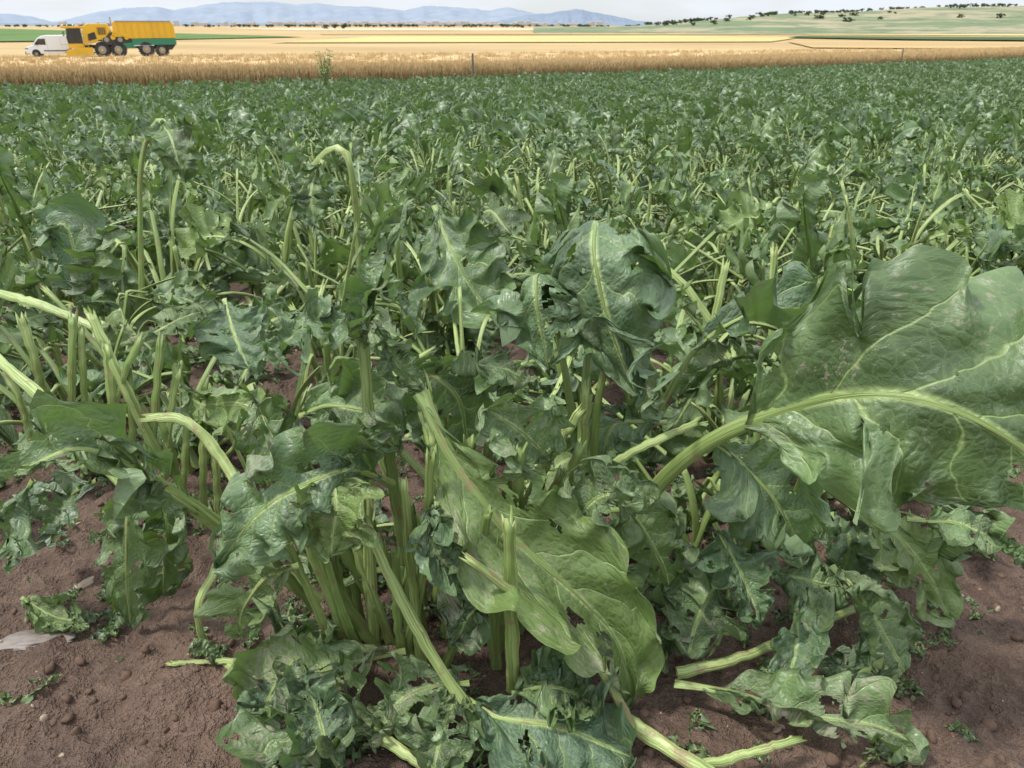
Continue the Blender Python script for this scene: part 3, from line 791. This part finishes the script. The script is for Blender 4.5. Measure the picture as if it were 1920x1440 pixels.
srcs = []
for i in range(7):
    mb = MB(); rg = random.Random(700 + i)
    L = rg.uniform(0.03, 0.08)
    P = spline([(0, 0, .006), (rg.gauss(0, .006), L * .5, .014), (rg.gauss(0, .01), L, .006)], 14)
    add_leaf(mb, P, frames(P, N0=(0, 0, 1)), .1, rg.uniform(.012, .03), rg, .2, .4, .9, 2, .0015, .0012, 24, 6, .006, .5, 1.2)
    srcs.append(bpy.data.objects.new("scrap_%02d" % i, mb.mesh("scrap_%02d" % i, [M_leaf_mid, M_stalk])))
pts = []
for i in range(900):
    y = 0.7 + 2.2 * R.random(); x = R.uniform(-1, 1) * (0.7 * y + .1)
    if y < 0.95 and R.random() < 0.5: continue
    pts.append(((x, y, ground_h(x, y)), (R.gauss(0, .2), R.gauss(0, .2), R.uniform(0, 6.28)), R.uniform(.15, 1.2), R.randint(0, 6)))
instancer("leaf_scraps", srcs, pts)

# ------------------------------------------------------------------ wheat
def wheat_mat(name, c1, c2, scl=1.0):
    m, nt, out = new_mat(name); b = NB(nt)
    tc = b.node('ShaderNodeTexCoord').outputs['Object']
    at = b.node('ShaderNodeAttribute', attribute_name='lr')
    sc = b.node('ShaderNodeSeparateColor'); b.link(at.outputs['Color'], sc.inputs[0])
    n = b.noise(tc, 0.5 * scl, 3, 0.7)
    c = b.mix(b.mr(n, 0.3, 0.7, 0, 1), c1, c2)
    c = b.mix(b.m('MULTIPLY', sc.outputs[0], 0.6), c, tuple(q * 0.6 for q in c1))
    b.link(b.princ(c, 0.75, None, 0.2), out.inputs[0])
    return m
M_wheat = wheat_mat("ripe_wheat", (0.42, 0.29, 0.135), (0.57, 0.42, 0.215))
def tuft(seed):
    rg = random.Random(seed); mb = MB()
    for i in range(34):
        x, y = rg.gauss(0, .16), rg.gauss(0, .16); az = rg.uniform(0, 3.14); h = rg.uniform(.64, .98)
        lx, ly = rg.gauss(0, .06), rg.gauss(0, .06)
        for (z0, z1, w) in ((0, .82, .0045), (.80, 1.0, .011)):
            dx, dy = math.cos(az) * w, math.sin(az) * w
            G = np.array([[(x - dx + lx * z * z, y - dy + ly * z * z, z * h), (x + dx + lx * z * z, y + dy + ly * z * z, z * h)] for z in np.linspace(z0, z1, 3)])
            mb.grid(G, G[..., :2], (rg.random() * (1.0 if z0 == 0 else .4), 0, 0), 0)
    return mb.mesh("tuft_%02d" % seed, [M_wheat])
srcs = [bpy.data.objects.new("wheat_%02d" % i, tuft(i)) for i in range(5)]
pts = []
for i in range(24000):
    x = R.uniform(-50, 72); e = edge_y(x); d = 12 * R.random() ** 2
    y = e + .4 + d
    if y < 15 or abs(x) > .7 * y + 3 or y > wheat_far(x): continue
    z = tz(y)
    pts.append(((x, y, z), (0, 0, R.uniform(0, 6.28)), R.uniform(.85, 1.15), R.randint(0, 4)))
for i in range(9000):
    x = R.uniform(-60, 72); y = R.uniform(30, 105)
    if y < edge_y(x) + 10 or y > wheat_far(x) or abs(x) > .7 * y + 3: continue
    pts.append(((x, y, tz(y)), (0, 0, R.uniform(0, 6.28)), R.uniform(.9, 1.1), R.randint(0, 4)))
wf = instancer("wheat_field", srcs, pts)
nx, ny = 160, 60
G = np.empty((ny, nx, 3))
for i, x in enumerate(np.linspace(-75, 96, nx)):
    y0, y1 = max(edge_y(x) + 1.6, -5), wheat_far(x)
    for j, t in enumerate(np.linspace(0, 1, ny)):
        y = y0 + (y1 - y0) * t
        z = tz(y) + .72 + .10 * mnoise.noise(Vector((x * 2.0, y * 2.0, 0))) + .05 * mnoise.noise(Vector((x * 7, y * 7, 2)))
        if j == 0 or j == ny - 1: z = tz(y) - .05
        G[j, i] = (x, y, z)
mb = MB(); mb.grid(G, G[..., :2], (.3, 0, 0), 0)
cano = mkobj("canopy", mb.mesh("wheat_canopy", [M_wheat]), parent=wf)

# ------------------------------------------------------------------ distant field parcels
def parcel(name, pix, mat, dz):
    me = bpy.data.meshes.new(name)
    vs = []
    for (px, py) in pix:
        s = (py - 47.6) / 1755.0
        Y = (CAMZ + 2.6) / s
        vs.append(((px - 960) / 1591.0 * Y, Y, -2.6 + dz))
    me.from_pydata(vs, [], [tuple(range(len(vs)))]); me.materials.append(mat)
    return mkobj(name, me)
def field_mat(name, a, b_, sx, sy):
    m, nt, out = new_mat(name); b = NB(nt)
    tc = b.node('ShaderNodeTexCoord').outputs['Object']
    mp = b.node('ShaderNodeMapping'); mp.inputs['Scale'].default_value = (sx, sy, 1); b.link(tc, mp.inputs[0])
    n = b.noise(mp.outputs[0], 1.0, 4, 0.65)
    b.link(b.princ(b.mix(b.mr(n, .3, .7, 0, 1), a, b_), 0.9, None, .1), out.inputs[0])
    return m
MF_g = field_mat("green_crop", (.06, .11, .03), (.10, .16, .05), .05, .02)
MF_dg = field_mat("dark_crop", (.04, .07, .026), (.06, .095, .035), .05, .1)
MF_y = field_mat("yellow_crop", (.38, .285, .11), (.47, .365, .16), .01, .04)
MF_o = field_mat("ochre_crop", (.29, .20, .09), (.38, .275, .13), .01, .04)
MF_p = field_mat("pale_stubble", (.38, .31, .20), (.45, .375, .25), .01, .04)
parcel("green_field", [(-900, 84), (0, 80), (300, 76), (570, 70.5), (420, 66), (200, 60), (0, 54), (-900, 51)], MF_g, .25)
parcel("yellow_field", [(500, 82), (1450, 80), (1500, 72), (1250, 68), (700, 70)], MF_y, .2)
parcel("ochre_field", [(600, 66), (1500, 66), (1450, 60), (900, 58), (600, 60)], MF_o, .2)
parcel("stubble_field", [(560, 58), (1500, 57.5), (1500, 53), (400, 53)], MF_p, .2)
parcel("ochre_field.001", [(1530, 92), (2300, 98), (2300, 84), (1480, 80)], MF_o, .2)
parcel("yellow_field.001", [(1520, 66), (2300, 70), (2300, 58), (1400, 58)], MF_y, .2)
parcel("dark_crop_field", [(1480, 72.5), (1700, 76.5), (2300, 82), (2300, 74), (1700, 71), (1500, 69)], MF_dg, .35)

# ------------------------------------------------------------------ hill on the right
def hill_mat():
    m, nt, out = new_mat("hillside"); b = NB(nt)
    tc = b.node('ShaderNodeTexCoord').outputs['Object']
    sp = b.node('ShaderNodeSeparateXYZ'); b.link(tc, sp.inputs[0])
    n = b.noise(b.comb(b.m('MULTIPLY', sp.outputs[0], .014), b.m('MULTIPLY', sp.outputs[1], .012), b.m('MULTIPLY', sp.outputs[2], .45)), 1.0, 4, .65)
    n2 = b.noise(tc, .07, 4, .7)
    c = b.mix(b.mr(n, .46, .56, 0, 1), (.120, .155, .085), (.25, .225, .145))  # greens and tans paled and greyed to paint in distance haze
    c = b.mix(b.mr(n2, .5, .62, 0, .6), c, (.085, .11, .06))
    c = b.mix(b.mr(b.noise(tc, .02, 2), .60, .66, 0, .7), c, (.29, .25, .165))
    b.link(b.princ(c, .95, None, .1), out.inputs[0])
    return m
HX = [900, 1150, 1200, 1250, 1330, 1400, 1480, 1560, 1640, 1760, 1850, 1920, 2100, 2500, 3200]
HY = [50, 50, 48, 45, 38, 31, 26, 25, 20, 14, 13, 12, 8, 12, 40]
def hill_z(px, t):
    ry = np.interp(px, HX, HY)
    top = CAMZ - (ry - 47.6) / 1755.0 * 640
    s = t * t * (3 - 2 * t)
    return -2.7 + (top + 2.7) * s
nx, ny = 220, 34
G = np.empty((ny, nx, 3))
for i, px in enumerate(np.linspace(1000, 3000, nx)):
    for j in range(ny):
        t = j / (ny - 6)
        Y = 330 + 310 * t
        q = (px - 960) / 1591.0
        tt = t if t <= 1 else max(0, 2 - t)
        z = hill_z(px, min(1, tt)) + 0.5 * mnoise.noise(Vector((px * .03, t * 8, 0))) * min(1, t * 4)
        G[j, i] = (q * Y, Y, z)
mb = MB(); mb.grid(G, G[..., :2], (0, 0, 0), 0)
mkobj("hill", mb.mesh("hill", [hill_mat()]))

# trees
M_tree = field_mat("tree_foliage", (.06, .085, .045), (.10, .13, .065), .6, .6)
M_bark = simple_mat("tree_bark", (.12, .09, .06), .9)
def tree_mesh(seed):
    rg = random.Random(seed); mb = MB()
    P = spline([(0, 0, -.3), (rg.gauss(0, .1), 0, 1.0), (rg.gauss(0, .3), rg.gauss(0, .2), 2.4)], 8)
    T, S, N = frames(P, S0=(1, 0, 0)); add_tube(mb, P, S, N, T, .22, .08, rg, (0, 0, 0), k=6)
    cl = [(rg.gauss(0, 1.5), rg.gauss(0, 1.5), rg.uniform(1.0, 3.4), rg.uniform(.6, 1.2)) for _ in range(12)]
    for c in cl:
        Pq = spline([(0, 0, .8), (c[0] * .5, c[1] * .5, c[2] * .6), (c[0], c[1], c[2])], 6)
        T, S, N = frames(Pq, S0=(1, 0, .1)); add_tube(mb, Pq, S, N, T, .09, .03, rg, (0, 0, 0), k=4)
        for q in range(90):
            d = nrmz(np.array([rg.gauss(0, 1), rg.gauss(0, 1), rg.gauss(0, 1)])) * c[3] * rg.uniform(.6, 1.0)
            d[2] *= .75
            o = np.array(c[:3]) + d; a = nrmz(np.array([rg.gauss(0, 1) for _ in range(3)])); bb = nrmz(np.cross(a, [rg.gauss(0, 1) for _ in range(3)]))
            s = rg.uniform(.1, .24)
            G = np.array([[o - a * s - bb * s, o + a * s - bb * s], [o - a * s + bb * s, o + a * s + bb * s]])
            mb.grid(G, G[..., :2], (0, 0, 0), 0)
    return mb.mesh("tree_%02d" % seed, [M_tree, M_bark])
srcs = [bpy.data.objects.new("tree_%02d" % i, tree_mesh(i)) for i in range(4)]
pts = []
for i in range(200):
    px = R.uniform(1215, 2300)
    if R.random() < .6: px = R.choice([1270, 1300, 1440, 1530, 1600, 1690, 1800, 1850, 2050]) + R.gauss(0, 22)
    t = R.choice([1.0, .98, R.uniform(.45, 1)])
    Y = 330 + 310 * t; q = (px - 960) / 1591.0
    pts.append(((q * Y, Y, hill_z(px, t) - .3), (0, 0, R.uniform(0, 6)), R.uniform(.25, .7), R.randint(0, 3)))
for (px, Y, s) in [(628, 900, 1.2), (645, 905, 1.4), (610, 900, .8), (980, 1200, 1.0), (1010, 1200, .9), (1060, 1150, .9), (540, 1300, 1.0), (750, 1500, 1.1), (1130, 900, .9), (1180, 800, 1.), (1210, 780, .9)]:
    pts.append((((px - 960) / 1591. * Y, Y, -2.6), (0, 0, R.uniform(0, 6)), s, R.randint(0, 3)))
for i in range(300):
    Y = R.uniform(1500, 2600); px = R.uniform(-300, 1300)
    pts.append((((px - 960) / 1591. * Y, Y, -2.6), (0, 0, R.uniform(0, 6)), R.uniform(.8, 1.6), R.randint(0, 3)))
instancer("distant_trees", srcs, pts)

# ------------------------------------------------------------------ mountains
def mtn(name, XS, YS, Yd, depth, col, col2, seed):
    m, nt, out = new_mat(name); b = NB(nt)
    tc = b.node('ShaderNodeTexCoord').outputs['Object']
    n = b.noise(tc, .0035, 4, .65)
    c = b.mix(b.mr(n, .35, .65, 0, 1), col, col2)  # blue-grey base colours carry painted atmospheric haze, no volume
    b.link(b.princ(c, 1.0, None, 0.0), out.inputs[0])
    nx, ny = 420, 22
    G = np.empty((ny, nx, 3))
    for i, px in enumerate(np.linspace(XS[0], XS[-1], nx)):
        ry = np.interp(px, XS, YS) + 1.6 * mnoise.noise(Vector((px * .05, seed, 0))) + .8 * mnoise.noise(Vector((px * .15, seed, 3)))
        top = CAMZ - (ry - 47.6) / 1755.0 * Yd
        for j in range(ny):
            t = j / (ny - 4)
            tt = t if t <= 1 else 2 - t
            rid = mnoise.noise(Vector((px * .045, t * 2.2, seed))) * .18 + mnoise.noise(Vector((px * .12, t * 5, seed))) * .07
            f = max(0, min(1, tt ** 1.1 + rid * math.sin(math.pi * min(1, tt))))
            Y = Yd - depth * (1 - t)
            G[j, i] = ((px - 960) / 1591. * Y, Y, -6 + (top + 6) * f * (Y / Yd if t <= 1 else 1))
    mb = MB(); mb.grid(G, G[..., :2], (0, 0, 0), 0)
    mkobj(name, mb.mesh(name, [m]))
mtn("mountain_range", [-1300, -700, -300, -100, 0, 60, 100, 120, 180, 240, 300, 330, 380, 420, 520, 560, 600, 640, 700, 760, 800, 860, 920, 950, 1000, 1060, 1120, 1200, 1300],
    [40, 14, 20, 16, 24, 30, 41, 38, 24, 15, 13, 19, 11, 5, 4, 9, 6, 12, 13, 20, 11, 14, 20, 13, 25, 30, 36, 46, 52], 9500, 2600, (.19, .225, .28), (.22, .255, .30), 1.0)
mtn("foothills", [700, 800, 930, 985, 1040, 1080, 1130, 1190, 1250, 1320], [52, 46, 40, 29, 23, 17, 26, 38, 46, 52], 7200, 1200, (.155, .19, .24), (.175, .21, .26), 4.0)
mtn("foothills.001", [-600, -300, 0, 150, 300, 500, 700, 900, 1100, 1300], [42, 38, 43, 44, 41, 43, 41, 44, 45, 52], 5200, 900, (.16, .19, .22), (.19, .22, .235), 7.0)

M_town = simple_mat("town_wall", (.42, .42, .42), .8, var=.2, scale=.02)
M_roof = simple_mat("town_roof", (.27, .24, .23), .8, var=.2, scale=.02)
bm = bmesh.new()
for i in range(420):
    px = R.choice([R.gauss(880, 60), R.gauss(620, 60), R.gauss(760, 90), R.uniform(100, 1150)])
    Y = R.uniform(4150, 4250) if R.random() < .6 else R.uniform(3700, 4200)
    x = (px - 960) / 1591. * Y; w, d, h = R.uniform(8, 34), R.uniform(10, 20), R.uniform(6, 20)
    z0 = -6; z1 = z0 + h + R.uniform(0, 6)
    q = [(x - w / 2, Y - d / 2), (x + w / 2, Y - d / 2), (x + w / 2, Y + d / 2), (x - w / 2, Y + d / 2)]
    lo = [bm.verts.new((a, c, z0)) for a, c in q]; hi_ = [bm.verts.new((a, c, z1)) for a, c in q]
    for k in range(4):
        bm.faces.new((lo[k], lo[(k + 1) % 4], hi_[(k + 1) % 4], hi_[k]))
    r1 = bm.verts.new((x - w / 2, Y, z1 + 3)); r2 = bm.verts.new((x + w / 2, Y, z1 + 3))
    for f in ((hi_[0], hi_[1], r2, r1), (hi_[2], hi_[3], r1, r2), (hi_[3], hi_[0], r1), (hi_[1], hi_[2], r2)):
        fc = bm.faces.new(f); fc.material_index = 1 if len(f) == 4 else 0
me = bpy.data.meshes.new("distant_town"); bm.to_mesh(me); bm.free(); me.materials.append(M_town); me.materials.append(M_roof)
mkobj("distant_town", me)

# ------------------------------------------------------------------ vehicles
def part(name, parent, verts, faces, mat, bevel=0.0, smooth=False):
    me = bpy.data.meshes.new(name)
    bm = bmesh.new()
    vs = [bm.verts.new(v) for v in verts]
    for f in faces: bm.faces.new([vs[i] for i in f])
    bmesh.ops.recalc_face_normals(bm, faces=bm.faces)
    if bevel: bmesh.ops.bevel(bm, geom=list(bm.edges), offset=bevel, segments=2, affect='EDGES', profile=.6)
    bm.to_mesh(me); bm.free(); me.materials.append(mat)
    if smooth:
        for p_ in me.polygons: p_.use_smooth = True
    return mkobj(name, me, parent=parent)
def box(name, parent, x0, x1, y0, y1, z0, z1, mat, bevel=0.03):
    v = [(x0, y0, z0), (x1, y0, z0), (x1, y1, z0), (x0, y1, z0), (x0, y0, z1), (x1, y0, z1), (x1, y1, z1), (x0, y1, z1)]
    f = [(0, 1, 2, 3), (4, 5, 6, 7), (0, 1, 5, 4), (1, 2, 6, 5), (2, 3, 7, 6), (3, 0, 4, 7)]
    return part(name, parent, v, f, mat, bevel)
def prism(name, parent, prof, y0, y1, mat, bevel=0.03):
    n = len(prof)
    v = [(x, y0, z) for x, z in prof] + [(x, y1, z) for x, z in prof]
    f = [tuple(range(n)), tuple(range(n, 2 * n))] + [(i, (i + 1) % n, n + (i + 1) % n, n + i) for i in range(n)]
    return part(name, parent, v, f, mat, bevel)
def cyl(name, parent, c, r, h, axis_, mat, seg=28, bevel=0.0):
    bm = bmesh.new(); bmesh.ops.create_cone(bm, cap_ends=True, segments=seg, radius1=r, radius2=r, depth=h)
    if bevel:
        bmesh.ops.bevel(bm, geom=[e for e in bm.edges if len(e.link_faces) == 2 and any(len(f.verts) > 4 for f in e.link_faces)], offset=bevel, segments=3, affect='EDGES')
    if axis_ == 'y': bmesh.ops.rotate(bm, verts=bm.verts, matrix=Matrix.Rotation(math.pi / 2, 3, 'X'))
    if axis_ == 'x': bmesh.ops.rotate(bm, verts=bm.verts, matrix=Matrix.Rotation(math.pi / 2, 3, 'Y'))
    bmesh.ops.translate(bm, verts=bm.verts, vec=c)
    me = bpy.data.meshes.new(name); bm.to_mesh(me); bm.free(); me.materials.append(mat)
    return mkobj(name, me, parent=parent)
dust = (.30, .22, .13)
M_yel = simple_mat("yellow_paint", (.72, .42, .02), .4, var=.12, scale=.8, dirt=(.45, .28, .05))
M_grn = simple_mat("green_paint", (.02, .20, .11), .4, var=.12, scale=.8, dirt=(.06, .18, .09))
M_blk = simple_mat("dark_machinery", (.035, .033, .03), .6, var=.3, scale=2, dirt=(.14, .10, .06))
M_tyr = simple_mat("tyre", (.03, .028, .026), .85, var=.3, scale=3, dirt=(.15, .11, .07))
M_gls = simple_mat("glass_dark", (.02, .025, .03), .08, var=.05, spec=.8)
M_wht = simple_mat("white_paint", (.78, .79, .80), .35, var=.04, scale=.8)
M_gry = simple_mat("grey_steel", (.30, .30, .29), .5, var=.3, scale=2, dirt=dust)
M_red = simple_mat("red_lens", (.5, .02, .015), .3)

def empty(name, loc, rz):
    e = bpy.data.objects.new(name, None); scene.collection.objects.link(e); e.location = loc; e.rotation_euler = (0, 0, rz); return e

def wheel(par, nm, x, y, r, w):
    cyl(nm, par, (x, y, r), r, w, 'y', M_tyr, 32, .06)
    sgn = -1 if y < 0 else 1
    cyl(nm + "_rim", par, (x, y + sgn * w * .44, r), r * .52, w * .2, 'y', M_gry, 20, .02)
    cyl(nm + "_hub", par, (x, y + sgn * w * .56, r), r * .18, .08, 'y', M_yel if r > .5 else M_gry, 12)
    if r > .5:
        for k in range(20):
            a = k * math.pi / 10
            o = box(nm + "_lug_%d" % k, par, -.05, .05, -w * .46, w * .46, -.05, .05, M_tyr, 0)
            o.location = (x + math.cos(a) * r, y, r + math.sin(a) * r); o.rotation_euler = (0, -a, 0.25)

hv = empty("harvester", ((222 - 960) / 1591. * 100, 100, tz(100) - .02), math.radians(23))
X0 = -6.1
def X(v): return X0 + v
box("chassis", hv, X(2.2), X(11.6), -.9, .9, .95, 1.35, M_blk)
for i, (xx, r) in enumerate([(3.95, .82), (5.65, .82), (8.7, .85), (10.4, .70)]):
    for s in (-1.15, 1.15): wheel(hv, "wheel_%d_%s" % (i, 'a' if s < 0 else 'b'), X(xx), s, r, .55)
prism("header_frame", hv, [(X(.35), .25), (X(.9), .95), (X(2.6), 1.0), (X(3.0), .35)], -1.6, 1.6, M_yel)
cyl("header_drum", hv, (X(.55), 0, .45), .42, 3.1, 'y', M_yel, 20)
for k in range(10):
    a = k * math.pi / 5
    for y in np.linspace(-1.5, 1.5, 9):
        o = box("tine", hv, -.012, .012, -.012, .012, 0, .55, M_blk, 0); o.location = (X(.55), y, .45); o.rotation_euler = (0, a, 0)
prism("header_side", hv, [(X(.1), .1), (X(.2), .75), (X(1.4), 1.05), (X(3.0), 1.1), (X(3.0), .3), (X(1.2), .1)], -1.72, -1.62, M_yel, .02)
prism("cab", hv, [(X(.55), 1.35), (X(.45), 2.2), (X(.7), 3.12), (X(2.05), 3.12), (X(2.05), 1.35)], -1.15, 1.15, M_gls, .04)
prism("cab_base", hv, [(X(.5), 1.05), (X(.45), 1.5), (X(2.1), 1.5), (X(2.1), 1.05)], -1.2, 1.2, M_yel, .03)
box("cab_roof", hv, X(.1), X(2.25), -1.25, 1.25, 3.12, 3.34, M_yel, .05)
for xx in (.62, 1.35, 2.03):
    box("cab_pillar", hv, X(xx) - .04, X(xx) + .04, -1.19, -1.13, 1.45, 3.13, M_blk, 0)
for k, xx in enumerate((.3, .8, 1.4)):
    cyl("work_lamp_%d" % k, hv, (X(xx), -1.2, 3.44), .09, .1, 'x', M_wht, 10)
cyl("beacon", hv, (X(1.9), -.8, 3.46), .07, .2, 'z', simple_mat("beacon_orange", (.7, .2, .01), .3), 10)
for k in range(5): box("ladder_rung_%d" % k, hv, X(2.15), X(2.6), -1.5, -1.44, .5 + k * .28, .54 + k * .28, M_yel, 0)
for xx in (2.15, 2.6): box("ladder_rail", hv, X(xx) - .02, X(xx) + .02, -1.5, -1.44, .4, 2.8, M_yel, 0)
prism("elevator", hv, [(X(2.2), 1.6), (X(2.3), 3.3), (X(2.9), 3.62), (X(4.9), 3.6), (X(5.2), 2.9), (X(4.6), 2.2), (X(3.0), 1.5)], -1.3, 1.3, M_yel, .06)
prism("elevator_opening", hv, [(X(2.7), 1.8), (X(2.75), 2.5), (X(3.5), 2.75), (X(3.6), 2.0)], -1.34, -1.31, M_blk, 0)
box("elevator_grille", hv, X(3.8), X(4.7), -1.35, -1.31, 2.45, 3.2, M_blk, 0)
for k in range(5): box("grille_bar_%d" % k, hv, X(3.85 + k * .19), X(3.9 + k * .19), -1.38, -1.35, 2.45, 3.2, M_yel, 0)
cyl("threshing_drum", hv, (X(5.6), 0, 1.95), .85, 2.4, 'y', M_blk, 28)
box("engine_bay", hv, X(4.2), X(7.6), -1.25, 1.25, 1.35, 2.6, M_blk, .05)
for k in range(4):
    cyl("pulley_%d" % k, hv, (X(4.6 + k * .72), -1.3, 1.9 + .25 * (k % 2)), .26, .08, 'y', M_yel if k % 2 else M_gry, 18)
box("side_guard", hv, X(5.3), X(6.6), -1.34, -1.27, 2.2, 2.7, M_yel, .02)
prism("lower_cover", hv, [(X(6.1), .95), (X(6.2), 1.5), (X(7.5), 1.6), (X(7.6), 1.0)], -1.3, -1.0, M_grn, .03)
prism("hopper", hv, [(X(5.4), 2.65), (X(5.5), 3.72), (X(5.8), 3.9), (X(11.8), 3.84), (X(12.1), 3.5), (X(12.1), 2.05), (X(7.2), 2.0)], -1.4, 1.4, M_yel, .05)
for k in range(9):
    box("hopper_rib_%d" % k, hv, X(6.0 + k * .72), X(6.07 + k * .72), -1.47, -1.4, 2.7 if k < 2 else 2.12, 3.75, M_yel, .01)
box("hopper_rim", hv, X(5.8), X(11.8), -1.46, -1.38, 3.80, 3.92, M_gry, .01)
box("green_panel", hv, X(7.3), X(12.1), -1.42, 1.42, 1.3, 1.99, M_grn, .04)
box("white_stripe", hv, X(7.4), X(9.6), -1.425, -1.35, 1.22, 1.3, M_wht, 0)
prism("rear_housing", hv, [(X(9.6), .9), (X(9.8), 1.3), (X(12.0), 1.3), (X(11.5), .75)], -1.2, 1.2, M_blk, .04)
box("tail_lamp", hv, X(12.1), X(12.14), -1.2, -.95, 1.5, 1.65, M_red, 0)
cyl("exhaust", hv, (X(5.3), .4, 3.85), .08, .9, 'z', M_gry, 12)
for xx in (.2, .3): box("mirror_%d" % int(xx * 10), hv, X(xx), X(xx + .05), -1.6, -1.35, 2.3, 2.8, M_blk, .01)

vn = empty("cargo_van", ((101 - 960) / 1591. * 101, 101, tz(101) - .02), math.radians(20))
prof = [(-3.40, .38), (-3.46, .75), (-3.38, 1.05), (-2.60, 1.32), (-1.95, 2.05), (-1.55, 2.28), (-1.0, 2.36), (3.15, 2.38), (3.36, 2.22), (3.44, 1.2), (3.44, .42), (2.75, .36), (1.55, .36), (-1.75, .36), (-2.9, .36)]
prism("body", vn, prof, -.98, .98, M_wht, .06)
prism("windscreen", vn, [(-2.62, 1.36), (-1.93, 2.10), (-1.90, 2.07), (-2.58, 1.33)], -.84, .84, M_gls, 0)
for s in (-1, 1):
    y0, y1 = (s * .975, s * .992)
    prism("cab_window_%d" % (s + 1), vn, [(-2.40, 1.36), (-1.86, 1.98), (-1.15, 2.0), (-1.15, 1.32)], min(y0, y1), max(y0, y1), M_gls, 0)
    box("side_moulding_%d" % (s + 1), vn, -1.5, 1.4, min(s * .97, s * 1.0), max(s * .97, s * 1.0), .62, .74, M_blk, 0)
    for xx in (-2.35, 2.15):
        cyl("arch", vn, (xx, s * .93, .40), .46, .125, 'y', M_blk, 28)
        wheel(vn, "wheel", xx, s * .92, .36, .22)
    box("door_gap_%d" % (s + 1), vn, -1.05, -1.03, min(s * .97, s * .985), max(s * .97, s * .985), .5, 2.2, M_gry, 0)
    box("slide_gap_%d" % (s + 1), vn, .45, .47, min(s * .97, s * .985), max(s * .97, s * .985), .5, 2.2, M_gry, 0)
    box("rail_%d" % (s + 1), vn, .5, 3.2, min(s * .97, s * .985), max(s * .97, s * .985), 1.34, 1.37, M_gry, 0)
    box("headlamp_%d" % (s + 1), vn, -3.44, -3.1, min(s * .72, s * .985), max(s * .72, s * .985), .85, 1.03, M_gry, .02)
    box("tail_lamp_%d" % (s + 1), vn, 3.40, 3.46, min(s * .82, s * .985), max(s * .82, s * .985), .9, 1.4, M_red, 0)
    box("mirror_%d" % (s + 1), vn, -2.2, -2.05, min(s * .98, s * 1.22), max(s * .98, s * 1.22), 1.35, 1.65, M_blk, .02)
box("bumper", vn, -3.52, -3.2, -.95, .95, .32, .62, M_blk, .04)
box("grille", vn, -3.50, -3.40, -.5, .5, .66, .95, M_blk, .02)

# ------------------------------------------------------------------ post, weed
M_wood = simple_mat("weathered_wood", (.16, .13, .10), .9, var=.4, scale=8)
pp = np.array([(885 - 960) / 1591. * 42.5, 42.5, tz(42.5)])
fp = empty("fence_post", pp, 0)
cyl("post", fp, (0, 0, .75), .055, 1.5, 'z', M_wood, 12, .01)
cyl("cap", fp, (0, 0, 1.52), .065, .05, 'z', M_gry, 12)
pw = (1708 - 960) / 1591.
fp2 = empty("fence_post.001", (pw * 68, 68 + .5, tz(68)), 0)
cyl("post", fp2, (0, 0, .75), .05, 1.5, 'z', M_wood, 12, .01)
cyl("cap", fp2, (0, 0, 1.52), .06, .05, 'z', M_gry, 12)

mb = MB(); rg = random.Random(4)
for i in range(16):
    az = rg.uniform(0, 6.28); P = spline([(0, 0, 0), (math.sin(az) * .1, math.cos(az) * .1, .7), (math.sin(az) * .35, math.cos(az) * .3, rg.uniform(1.1, 1.7))], 12)
    T, S, N = frames(P, S0=(math.cos(az), -math.sin(az), 0)); add_tube(mb, P, S, N, T, .012, .005, rg, (.4, .1, 0), k=5)
    for q in range(16):
        j = rg.randint(3, 11); a2 = rg.uniform(0, 6.28); L = rg.uniform(.08, .18)
        Q = spline([P[j], P[j] + np.array([math.sin(a2) * L * .6, math.cos(a2) * L * .6, .04]), P[j] + np.array([math.sin(a2) * L, math.cos(a2) * L, 0])], 6)
        add_leaf(mb, Q, frames(Q, N0=(0, 0, 1)), .1, .025, rg, .1, .1, .3, 2, .002, .002, 6, 2, .004, 0, 0, k=4)
w = mkobj("tall_weed", mb.mesh("tall_weed", [field_mat("weed_green", (.16, .22, .08), (.24, .30, .12), 4, 4), M_stalk_far]))
w.location = ((600 - 960) / 1591. * 30, 30, tz(30))

# ------------------------------------------------------------------ light
sun_el = math.radians(60); sun_dir = Vector((-0.60, -0.10, 0)).normalized()
d = Vector((sun_dir.x * math.cos(sun_el), sun_dir.y * math.cos(sun_el), math.sin(sun_el)))
sl = bpy.data.lights.new("sun", 'SUN'); sl.energy = 4.4; sl.angle = math.radians(6.0); sl.color = (1.0, .965, .90)
so = bpy.data.objects.new("sun", sl); scene.collection.objects.link(so)
so.rotation_euler = d.to_track_quat('Z', 'Y').to_euler()

w_ = bpy.data.worlds.new("World"); scene.world = w_; w_.use_nodes = True
nt = w_.node_tree; nt.nodes.clear(); b = NB(nt)
sky = b.node('ShaderNodeTexSky'); sky.sky_type = 'NISHITA'; sky.sun_disc = False
sky.sun_elevation = sun_el; sky.sun_rotation = math.atan2(d.x, d.y)
sky.dust_density = 1.0
tc = b.node('ShaderNodeTexCoord').outputs['Generated']
mp = b.node('ShaderNodeMapping'); mp.inputs['Scale'].default_value = (1.6, 1.6, 9.0); b.link(tc, mp.inputs[0])
cl = b.noise(mp.outputs[0], 2.4, 3, .6, .3)
cf = b.mr(cl, .36, .60, .70, .98)
sx = b.node('ShaderNodeSeparateXYZ'); b.link(tc, sx.inputs[0])
colr = b.mix(cf, sky.outputs[0], (6.0, 6.35, 6.8))
# thin cloud deck: brighter towards the zenith, as real overcast skies are
zen = b.mr(sx.outputs[2], 0.05, 0.75, 1.0, 2.1)
bg = b.node('ShaderNodeBackground'); b.link(colr, bg.inputs[0]); b.link(b.m('MULTIPLY', zen, .147), bg.inputs[1])
wo = b.node('ShaderNodeOutputWorld'); b.link(bg.outputs[0], wo.inputs[0])
